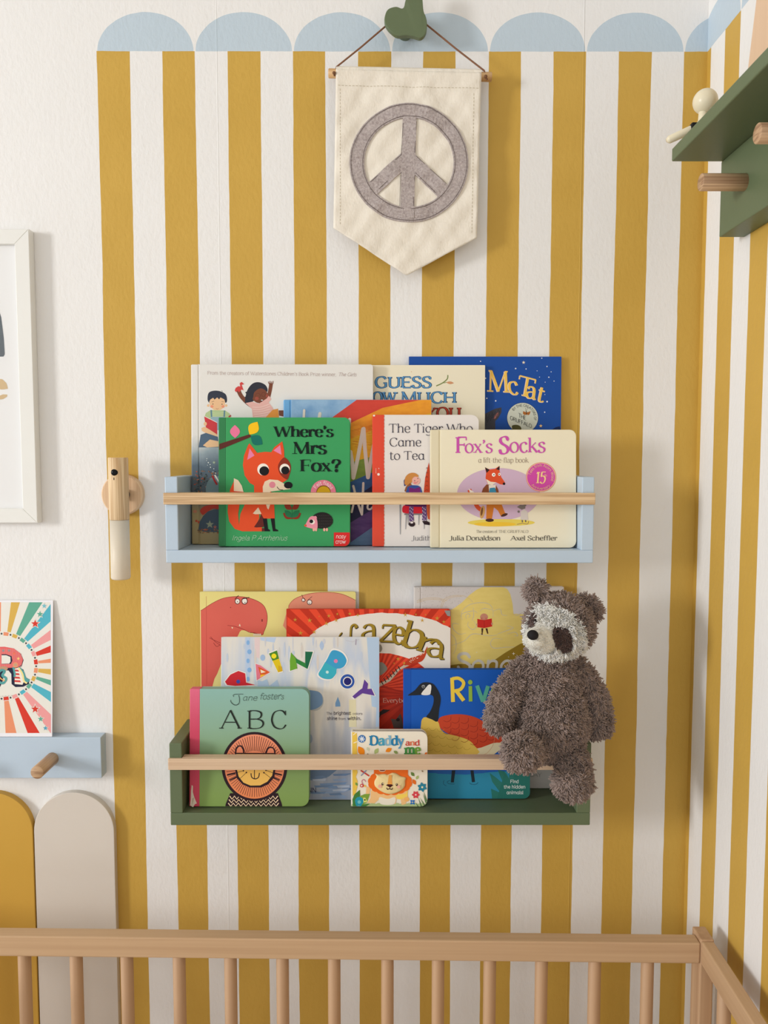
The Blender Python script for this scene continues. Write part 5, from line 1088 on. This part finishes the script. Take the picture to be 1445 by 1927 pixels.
g.l(g.mix(g.noise(tc, 16, 4), lin((228, 220, 206)), lin((240, 233, 220))), b.inputs['Base Color']); b.inputs['Roughness'].default_value = .85; b.inputs['Specular IOR Level'].default_value = .15
g.bump(g.m('ADD', g.noise(tc, 700, 2, (1, 1, .3)), g.m('MULTIPLY', g.noise(tc, 36, 3), 12)), .00028, b)
bm = bmesh.new(); NX, NZ = 60, 80; rows = []
for j in range(NZ+1):
    row = []
    for i in range(NX+1):
        s_ = i/NX; xt = BL.x+(BR.x-BL.x)*s_; xb = BBL.x+(BBR.x-BBL.x)*s_; zt = BL.z+(BR.z-BL.z)*s_; zb = edge_z(xb, 0); t = j/NZ
        x = xt+(xb-xt)*t; z = zt+(zb-zt)*t; dz = zt-z
        yb = YB-.0067 + min(dz/.03, 1)*.0030+(max(0, dz-.16)*.010) + wr(x, z)*min(1, dz/.02)
        row.append(bm.verts.new((x, yb, z)))
    rows.append(row)
for a_, b_ in zip(rows, rows[1:]):
    for i in range(NX): bm.faces.new((a_[i], a_[i+1], b_[i+1], b_[i]))
cl_ = from_bm('fabric', bm, M_can, ban, True)
md = cl_.modifiers.new('t', 'SOLIDIFY'); md.thickness = .0009; md.offset = 0
def by(x, z):
    dz = BL.z-z; return YB-.0067+min(dz/.03, 1)*.0030+max(0, dz-.16)*.010+wr(x, z)*min(1, max(dz, 0)/.02)
# back half of the sleeve over the dowel
bm = bmesh.new(); rr_ = []
for k in range(9):
    t = math.pi*k/8; rr_.append([bm.verts.new((BL.x+(BR.x-BL.x)*i/20, YB-.0067*math.cos(t), BL.z+(BR.z-BL.z)*i/20+.0067*math.sin(t)-.0067*0)) for i in range(21)])
for a_, b_ in zip(rr_, rr_[1:]):
    for i in range(20): bm.faces.new((a_[i], a_[i+1], b_[i+1], b_[i]))
from_bm('rod_sleeve', bm, M_can, ban, True)
class Felt(Art):
    def loc(s, u, v): q = onY(u, v, YB-.006); return (q.x, q.z)
    def emit(s, poly, col):
        m = flat(col) if isinstance(col, tuple) else col
        if m not in s.mats: s.mats.append(m)
        n = len(s.V)
        for x, z in poly: s.V.append((x, by(x, z)-s.y, z))
        s.F.append(list(range(n, n+len(poly)))); s.I.append(s.mats.index(m)); s.E.append(s.el)
feltm, nt, b = nmat('grey_felt'); g = G(nt); tc = g.n('ShaderNodeTexCoord').outputs['Object']
g.l(g.mix(g.m('MULTIPLY_ADD', g.noise(tc, 330, 4, (1, 1, 1), .7), 2.4, -.7), lin((146, 134, 132)), lin((200, 190, 188))), b.inputs['Base Color']); b.inputs['Roughness'].default_value = .95; b.inputs['Specular IOR Level'].default_value = .1
g.bump(g.noise(tc, 500, 3), .0005, b)
seam = flat((196, 184, 160), .9)
S_ = Felt(Matrix.Identity(4), None, .0007)
for P2 in ([(640, 166), (640, 424)], [(892, 168), (888, 440)], [(636, 160), (903, 166)]):
    for k in range(40):
        a_, b_ = k/40, (k+.62)/40; x0, y0 = P2[0]; x1, y1 = P2[1]; S_.line([(x0+(x1-x0)*a_, y0+(y1-y0)*a_), (x0+(x1-x0)*b_, y0+(y1-y0)*b_)], .9, seam)
S_.world = True; ss = S_.build('hem_stitching', ban)
bm = bmesh.new(); cx, cy, Ro, Ri = 769.5, 306, 112, 84; C0 = onY(cx, cy, YB-.006); kk = px_m(YB-.006)
def fpt(u, v, h): q = onY(u, v, YB-.006); return (q.x, by(q.x, q.z)-h, q.z)
def fstrip(PA, PB, h=.0024):   # two rails of points -> thick strip
    top = [(bm.verts.new(fpt(*a, h)), bm.verts.new(fpt(*b_, h))) for a, b_ in zip(PA, PB)]; bot = [(bm.verts.new(fpt(*a, .0002)), bm.verts.new(fpt(*b_, .0002))) for a, b_ in zip(PA, PB)]
    for k in range(len(top)-1):
        bm.faces.new((top[k][0], top[k][1], top[k+1][1], top[k+1][0])); bm.faces.new((bot[k][0], top[k][0], top[k+1][0], bot[k+1][0])); bm.faces.new((top[k][1], bot[k][1], bot[k+1][1], top[k+1][1]))
PA = [(cx+Ro*math.cos(t), cy+Ro*math.sin(t)*1.0) for t in [2*math.pi*k/96 for k in range(97)]]; PBx = [(cx+Ri*math.cos(t), cy+Ri*math.sin(t)) for t in [2*math.pi*k/96 for k in range(97)]]
fstrip(PA, PBx)
def bar(x0, y0, x1, y1, w_, h):
    dx, dy = x1-x0, y1-y0; L = math.hypot(dx, dy); nx, ny = -dy/L*w_/2, dx/L*w_/2
    fstrip([(x0+dx*k/16+nx, y0+dy*k/16+ny) for k in range(17)], [(x0+dx*k/16-nx, y0+dy*k/16-ny) for k in range(17)], h)
bar(771, 205, 766, 410, 26, .00246); bar(777, 286, 698, 358, 27, .00250); bar(760, 289, 838, 364, 27, .00254)
pf = from_bm('peace_sign', bm, feltm, ban, False, True, 'grey felt peace sign sewn to the cloth')
S_ = Felt(Matrix.Identity(4), None, .0031); dk = flat((96, 84, 80), .9)
for R_ in (Ro-3, Ri+3): S_.line([(cx+R_*math.cos(t), cy+R_*math.sin(t)) for t in [2*math.pi*k/90 for k in range(91)]], .9, dk)
for P2 in ([(758.5, 232), (755, 292)], [(783.5, 230), (780, 288)], [(755, 291), (697, 343)], [(783, 294), (840, 346)], [(754, 330), (752, 388)], [(780, 330), (778, 388)], [(752, 319), (713, 356)], [(782, 325), (820, 363)]): S_.line(P2, .8, dk)
S_.world = True; ss = S_.build('stitching', ban, 'thin dark stitching along the felt')

# ------------------------------------------------------------------ motion lamp
YLm = -.036
lamp = empty('wall_night_light', onY(228, 931, 0), 'wooden stick night light with frosted tube on a round wooden disc', 'lamp')
cdk = onY(229, 931, -.012); bm = bmesh.new(); rd = 39*px_m(-.012)
bm_tube(bm, [(cdk.x, 0, cdk.z), (cdk.x, -.010, cdk.z), (cdk.x, -.012, cdk.z)], [rd, rd, rd-.0018], 64); from_bm('wall_disc', bm, M_disc, lamp, 20)
a_ = onY(221.5, 861, YLm); b_ = onY(225, 978, YLm); cc = onY(228, 1090, YLm); xr = 18.2*px_m(YLm)
xl_ = (a_.x+cc.x)/2
rod('stick', (xl_, YLm, a_.z), (xl_, YLm, b_.z), xr, M_lampwood, lamp, 40, .0008)
fg, nt, b = nmat('frosted_glass'); b.inputs['Base Color'].default_value = (.93, .84, .69, 1); b.inputs['Roughness'].default_value = .4; b.inputs['Transmission Weight'].default_value = .32; b.inputs['IOR'].default_value = 1.3
b.inputs['Subsurface Weight'].default_value = 0
bm = bmesh.new(); rg = xr*.985
bm_tube(bm, [(xl_, YLm, b_.z-.0002), (xl_, YLm, cc.z+.003), (xl_, YLm, cc.z+.0008), (xl_, YLm, cc.z)], [rg, rg, rg-.001, rg-.003], 40, False)
ft = from_bm('frosted_tube', bm, fg, lamp, True); md = ft.modifiers.new('t', 'SOLIDIFY'); md.thickness = .0015
sx = onY(216, 889, YLm-xr+.002); bm = bmesh.new(); r_ = bmesh.ops.create_uvsphere(bm, u_segments=24, v_segments=12, radius=1)
for v_ in r_['verts']: v_.co = Vector((sx.x+v_.co.x*.0052, YLm-xr+.0016+v_.co.y*.003, sx.z+v_.co.z*.0052))
from_bm('sensor_dome', bm, flat((14, 14, 16), .12), lamp, True, True, 'glossy black motion sensor')
sq = onY(216, 901, YLm-xr+.001); box('sensor_slot', sq.x-.0017, sq.x+.0017, YLm-xr+.0001, YLm-xr+.004, sq.z-.0020, sq.z+.0020, flat((40, 30, 24)), lamp, .0003, 1)
rod('mount', (xl_, YLm+xr*.9, cdk.z), (xl_, -.011, cdk.z), .008, flat((60, 60, 62), .3), lamp, 20)

# ------------------------------------------------------------------ left: frame, peg rail, card, arches
YFR = -.016
fr_ = empty('framed_picture', onY(-60, 983, 0), 'white picture frame with grey and beige shapes, cut by the left edge', 'picture')
x1 = onY(62, 700, YFR).x; z1 = onY(60, 431, YFR).z; z0 = onY(60, 984, YFR).z; x0 = x1-.33; fw = .0205
Mf = paint('frame_white', (232, 232, 228), .35, .00005)
def mitre(name, P4, parent):   # P4: outer a, outer b, inner b, inner a in (x, z)
    bm = bmesh.new(); vs = [bm.verts.new((x, YFR, z)) for x, z in P4]; f = bm.faces.new(vs); r = bmesh.ops.extrude_face_region(bm, geom=[f])
    for g_ in r['geom']:
        if isinstance(g_, bmesh.types.BMVert): g_.co.y = -.0005
    bmesh.ops.bevel(bm, geom=[e for e in bm.edges if all(abs(v.co.y-YFR) < 1e-6 for v in e.verts)], offset=.0007, segments=1, affect='EDGES')
    return from_bm(name, bm, Mf, parent, 30)
O = [(x0, z0), (x1, z0), (x1, z1), (x0, z1)]; I_ = [(x0+fw, z0+fw), (x1-fw, z0+fw), (x1-fw, z1-fw), (x0+fw, z1-fw)]
for k in range(4): mitre('frame_side', [O[k], O[(k+1) % 4], I_[(k+1) % 4], I_[k]], fr_)
pr = box('print_sheet', x0+fw-.002, x1-fw+.002, -.0085, -.0070, z0+fw-.002, z1-fw+.002, flat((238, 238, 238), .7), fr_)
class Sheet(Art):
    def loc(s, u, v): q = onY(s.f[0]+u/s.f[2], s.f[1]+v/s.f[2], -.0086); return (q.x, q.z)
A = Sheet(Matrix.Identity(4)).fr(0, 420, 3.323); A.y = .0087
A.poly([(-240, 520), (-120, 440), (-20, 500), (8, 590), (24, 720), (30, 820), (22, 834), (-60, 836), (-240, 836)], (96, 104, 110)); A.poly([(-60, 1000), (-20, 972), (15, 976), (40, 1000), (50, 1035), (20, 1040), (-60, 1038)], (212, 184, 140)); A.poly([(-60, 1070), (0, 1078), (20, 1070), (46, 1072), (44, 1085), (20, 1100), (-10, 1104), (-60, 1100)], (212, 184, 140), 0)
A.world = True; A.build('printed_shapes', fr_)
gl, nt, b = nmat('clear_pane'); nt.nodes.remove(b); g = G(nt); tr = g.n('ShaderNodeBsdfTransparent'); gs_ = g.n('ShaderNodeBsdfGlossy'); gs_.inputs['Roughness'].default_value = .03
fz_ = g.n('ShaderNodeLayerWeight'); mx = g.n('ShaderNodeMixShader'); g.l(g.m('MULTIPLY_ADD', g.m('POWER', fz_.outputs['Facing'], 5), .9, .025), mx.inputs[0]); g.l(tr.outputs[0], mx.inputs[1]); g.l(gs_.outputs[0], mx.inputs[2]); g.l(mx.outputs[0], nt.nodes['Material Output'].inputs[0])
box('glass_pane', x0+fw-.002, x1-fw+.002, -.0115, -.0100, z0+fw-.002, z1-fw+.002, gl, fr_)

YP = -.021
pr_x1 = onY(190.3, 1425, YP).x; pz1 = onY(100, 1387.8, YP).z; pz0 = onY(100, 1464.5, YP).z
peg = empty('peg_rail', (pr_x1-.3, 0, pz0), 'pale blue wooden peg rail at the left edge, holding the card', 'peg rail')
box('rail_board', pr_x1-.60, pr_x1, YP, 0, pz0, pz1, M_blue, peg, .0009)
pb = onY(98.5, 1427.5, YP)
for dx in (0, -.15, -.30):
    rod('peg', (pb.x+dx, YP+.001, pb.z), (pb.x+dx, -.0725, pb.z+.000), .0092, M_pegy, peg, 32, .0006)
# card
cz0 = pz1+.0004; cb = onY(100, 1384, -.020); ct = onY(98, 1130, -.003); Hc = math.hypot(ct.z-cz0, .017); ac = math.asin(.017/Hc); xr_ = onY(99, 1260, -.011).x; Wc = Hc/1.414
card = empty('letter_card', (xr_-Wc, -.0195, cz0+.0002), 'white card with a circus letter R in a sunburst, standing on the peg rail', 'card', None, (-ac, 0, 0)); Mc = wmat(card)
prism('card_sheet', outline(Wc, Hc, .001, .001), 0, .0004, flat((238, 238, 244), .5), card, 0, False)
A = Art(Mc, None, .0001).fr(0, 1120, 6.88)
cr0, cc0, Lc, Tc, Rc, Bc = (232, 230, 222), (0, 920), -620, 92, 656, 1785
A.poly([(Lc, Tc), (Rc-10, Tc), (Rc, Tc+30), (660, 1740), (648, Bc), (Lc, Bc)], cr0)
lo = [A.loc(*p) for p in ((Lc, Bc), (660, Bc), (655, Tc), (Lc, Tc))]; A.clip = lo
pal = [(232, 148, 110), (216, 176, 84), (98, 170, 148), (84, 180, 200), (236, 160, 160), (214, 60, 46)]
CX, CY = 20, 920
seq = [(-96, -90, 0), (-82, -73.5, 1), (-67, -57, 2), (-52, -42, 3), (-37, -27.5, 4), (-23.5, -15, 5), (-9.5, -3.2, 0), (2.5, 10.5, 1), (15, 22, 2), (27, 36.5, 3), (44, 54, 4), (60, 69, 5), (77, 87, 0), (94, 104, 1), (112, 122, 2), (130, 140, 3), (148, 158, 4), (166, 176, 5), (184, 194, 0), (202, 212, 1), (220, 230, 2), (238, 248, 3), (252, 260, 4)]
for a0, a1, ci in seq:
    r0 = 410 if -100 < a0 < 100 else 420
    A.poly([(CX+r0*math.cos(math.radians(a0+1.5)), CY+r0*math.sin(math.radians(a0+1.5))), (CX+r0*math.cos(math.radians(a1-1.5)), CY+r0*math.sin(math.radians(a1-1.5))), (CX+1500*math.cos(math.radians(a1)), CY+1500*math.sin(math.radians(a1))), (CX+1500*math.cos(math.radians(a0)), CY+1500*math.sin(math.radians(a0)))], pal[ci])
A.ell(CX, CY, 478, 452, cr0, n=60)
for k in range(24):
    a0 = -90+k*15; P2 = []
    for r_ in (472, 424):
        rg_ = range(5) if r_ == 472 else range(4, -1, -1)
        for j in rg_: t = math.radians(a0+3.2+j*2.1); P2.append((CX+r_*math.cos(t), CY+r_*.94*math.sin(t)))
    A.poly(P2, pal[k % 6]); t = math.radians(a0); A.star(CX+448*math.cos(t), CY+448*.94*math.sin(t), 20, (34, 34, 44))
for x, y, r_, c in ((572, 140, 36, (120, 190, 206)), (518, 246, 44, (98, 170, 148)), (455, 370, 56, (214, 60, 46)), (455, 1475, 56, (214, 60, 46)), (526, 1604, 40, (98, 170, 148)), (588, 1722, 34, (84, 160, 190))):
    A.star(x, y, r_*1.35, cr0); A.star(x, y, r_, c)
nv_, pk_ = (38, 40, 64), (226, 100, 100)
A.poly([(-260, 680), (60, 672), (180, 690), (270, 760), (304, 840), (280, 920), (200, 950), (300, 960), (330, 1060), (384, 1095), (370, 1150), (300, 1186), (200, 1190), (150, 1150), (146, 1020), (110, 975), (60, 975), (36, 1010), (40, 1100), (0, 1190), (-100, 1200), (-260, 1190)], nv_)
A.poly([(-260, 672), (60, 668), (180, 690), (260, 750), (298, 830), (280, 900), (230, 935), (160, 940), (-260, 950)], pk_)
for k in range(22): A.line([(-40+k*15, 690+max(0, k-14)*9), (-40+k*15, 935)], 3, (240, 170, 164))
A.poly([(20, 765), (80, 765), (150, 790), (160, 850), (140, 890), (20, 892)], nv_); A.poly([(20, 778), (80, 778), (135, 800), (136, 860), (120, 885), (20, 888)], cr0)
for x, y, c in ((42, 718, (140, 150, 150)), (116, 718, (140, 150, 150)), (185, 756, (236, 120, 90)), (237, 822, (246, 206, 130))): A.star(x, y, 24, c)
A.poly([(190, 950), (240, 940), (300, 1000), (330, 1080), (290, 1160), (190, 1150)], (240, 232, 220))
for k in range(4): A.poly([(186, 962+k*46), (236+k*8, 966+k*46), (248+k*8, 990+k*46), (188, 986+k*46)], (206, 60, 58))
A.poly([(250, 930), (310, 990), (340, 1070), (384, 1090), (360, 1130), (310, 1110), (280, 1030)], (86, 160, 160), 1); A.line([(240, 940), (290, 1020), (310, 1110), (350, 1140)], 22, (240, 224, 150), 1); A.line([(170, 930), (190, 1010), (188, 1060)], 26, (86, 160, 160), 1)
A.ell(200, 904, 36, 36, (236, 150, 110)); A.ell(200, 904, 22, 22, (200, 160, 130)); A.ell(45, 950, 56, 30, (190, 150, 120)); A.line([(-20, 1000), (20, 970), (60, 985), (30, 1040), (80, 1080), (40, 1140), (-20, 1120)], 30, (86, 160, 160), 1); A.line([(-20, 1040), (10, 1080), (60, 1110)], 14, (240, 180, 100), 1)
for k in range(5): A.line([(-20+k*40, 1312-k*3), (2+k*40, 1310-k*3)], 8, (200, 196, 186))
q = A.build('printed_letter', card)

for k, (ul, ur, mt, lab) in enumerate(((-88, 62.5, paint('arch_ochre', (204, 160, 66), .5), 'ochre arched wall panel at the lower left, cut by the left edge'), (65, 215.3, paint('arch_cream', (214, 206, 196), .5), 'cream arched wall panel beside the ochre one, behind the cot'))):
    ya = -.0105; l_ = onY(ul, 1600, ya).x; r_ = onY(ur, 1600, ya).x; zt_ = onY((ul+ur)/2, 1491.5, ya).z; rr2 = (r_-l_)/2; zb_ = .14
    pts = [(l_, zb_), (r_, zb_)]+[((l_+r_)/2+rr2*math.cos(math.pi*j/36), zt_-rr2+rr2*math.sin(math.pi*j/36)) for j in range(37)]
    t = prism('arch_panel', pts, ya, 0, mt, None, .0008); tag(t, lab, 'wall panel', 'arched wall panels')

# ------------------------------------------------------------------ right wall: green shelf with pegs and what stands on it
PX = onX(1355, 305, XC).y if False else -.133
Xb = onY(1353.5, 420, -.133).x; Xp = onY(1263.5, 300, -.133).x
zu = onY(1263.5, 304.5, -.133).z; zt_ = onY(1263.5, 280, -.133).z; zl_ = onY(1353, 446.5, -.133).z
gs2 = empty('peg_shelf', (XC, -.40, zl_), 'sage green shelf with wooden pegs high on the right wall', 'shelf')
box('back_board', Xb, XC, -.75, -.133, zl_, zu-.0002, M_green, gs2, .0012)
box('shelf_board', Xp, XC, -.75, -.133, zu, zt_, M_green, gs2, .0015)
q1 = onX(1402, 343, Xb); tip = onX(1327, 343, Xb-.055)
for j in range(4):
    y_ = q1.y-.140*j
    rod('peg', (Xb+.001, y_, q1.z), (Xb-.052, y_, q1.z), .0098, M_pegx, gs2, 32, .0006)
TX = .400; hb = onX(1327, 191, TX)
toy2 = empty('wooden_toy_figure', (TX, hb.y, zt_), 'small cream wooden ball-headed toy with spread arms on the green shelf', 'toy')
Mcw = paint('cream_lacquer', (232, 222, 194), .3, .00005)
bm = bmesh.new(); r_ = bmesh.ops.create_uvsphere(bm, u_segments=32, v_segments=20, radius=.0150)
for v_ in r_['verts']: v_.co += Vector((TX, hb.y, hb.z))
from_bm('head', bm, Mcw, toy2, True)
tube('neck', [(TX-.002, hb.y, hb.z-.012), (TX-.003, hb.y, hb.z-.026)], [.0055, .0055], Mcw, toy2, 20)
nz = hb.z-.024
tube('torso', [(TX-.003, hb.y, nz), (TX-.003, hb.y, nz-.004), (TX-.002, hb.y, (nz+zt_)/2), (TX-.002, hb.y, zt_+.0006)], [.006, .011, .010, .012], Mcw, toy2, 24)
for sg in (-1, 1):
    bm = bmesh.new(); A0_ = Vector((TX-.003, hb.y, nz-.004)); dv = Vector((-1, .10, -.42)) if sg < 0 else Vector((1, -.1, -.42))
    B0 = A0_+dv.normalized()*(.046 if sg < 0 else .03)
    bm_tube(bm, [A0_, A0_.lerp(B0, .1), A0_.lerp(B0, .93), B0], [.003, .0052, .0048, .0025], 14); from_bm('arm', bm, Mcw, toy2, True)
bm = bmesh.new(); bm_box(bm, TX-.018, TX-.0100, hb.y-.0065, hb.y+.0065, nz-.016, nz-.003, .0015); from_bm('black_band', bm, flat((26, 26, 30), .4), toy2, 35, True, 'black painted band on the arm')
zc = zt_+.0003; pw = onX(1399, 132, .405)
pl = prism('plywood_board', [(.392, zc), (.446, zc), (.4455, zc+.21), (.4415, zc+.21)] if False else [(0, 0), (.05, 0), (.05, .21), (0, .21)], 0, .006, M_ply)
for v_ in pl.data.vertices:
    x_, y_, z_ = v_.co; v_.co = Vector((.405+y_, pw.y-x_*3.2-(.05*z_/.21 if x_ < .01 else 0), zc+z_))
tag(pl, 'pale plywood panel standing on the green shelf, cut by the top right corner', 'panel')

# ------------------------------------------------------------------ cot
YC = -.165
zr_b = onY(1316, 1814.4, YC).z; zr_t = onY(1316, 1775.5, YC).z
ca = math.radians(1.0)
px1 = onY(1345, 1790, YC-.002).x
cot = empty('cot', (px1-.6, YC-.3, 0), 'natural beech cot with round bars below the shelves', 'cot')
Rm = Matrix.Translation((px1, YC, 0)) @ Matrix.Rotation(-ca, 4, 'Z')        # local: x left is negative, y toward camera is negative
def cotpart(o): o.data.transform(Rm); o.data.transform(wmat(cot).inverted()); o.parent = cot; return o
pwid = onY(1345, 1790, YC-.002).x-onY(1319.5, 1790, YC-.002).x; pdep = .031; LC = 1.20; DC = .62
rt2 = zr_t; rb2 = zr_b; rth = .020
def cb(name, *a, m=M_beechx, bev=.0018): return cotpart(box(name, *a, m, None, bev))
for xx in (-pwid, -LC):
    cb('post', xx, xx+pwid, 0, pdep, 0, rt2+.0045, m=M_beechz); cb('post', xx, xx+pwid, -DC, -DC+pdep, 0, rt2+.0045, m=M_beechz)
for yy in (0.0, -DC):
    cb('long_top_rail', -LC+pwid, -pwid, yy, yy+rth, rb2, rt2); cb('long_bottom_rail', -LC+pwid, -pwid, yy, yy+rth, .24, .275)
for xx in (-pwid, -LC):
    cb('end_top_rail', xx+.0008, xx+pwid-.0008, -DC+pdep, 0, rb2, rt2+.003, m=M_beechy); cb('end_bottom_rail', xx+.001, xx+pwid-.001, -DC+pdep, 0, .24, .275, m=M_beechy)
us = [1217, 1118, 1018, 921, 824, 729, 629, 532, 434.5, 338, 240, 145, 48]
xs = []
for u in us:
    d = ray(u, 1860); n_ = Rm.to_3x3() @ Vector((0, 1, 0)); p_ = Rm @ Vector((0, rth/2, 0)); t = (p_-CAMLOC).dot(n_)/d.dot(n_); xs.append((Rm.inverted() @ (CAMLOC+d*t)).x)
sp_ = (xs[0]-xs[-1])/(len(xs)-1)
while xs[-1]-sp_ > -LC+pwid+.02: xs.append(xs[-1]-sp_)
base = None
def bars(x_, y_, first):
    return cotpart(rod('bar', (x_, y_, .272), (x_, y_, rb2+.002), .0083, M_beechz, None, 20, .0002))
proto = bars(0, 0, None)
def dupbar(x_, y_, use=[True]):
    if use[0]: o = proto; use[0] = False
    else: o = proto.copy(); COL.objects.link(o); o.parent = cot
    o.location = Rm.to_3x3() @ Vector((x_, y_, 0)); return o
for x_ in xs: dupbar(x_, rth/2)
for x_ in xs: dupbar(x_, -DC+rth/2)
for k in range(6):
    for xx in (-pwid/2, -LC+pwid/2): dupbar(xx, -.055-.094*k)
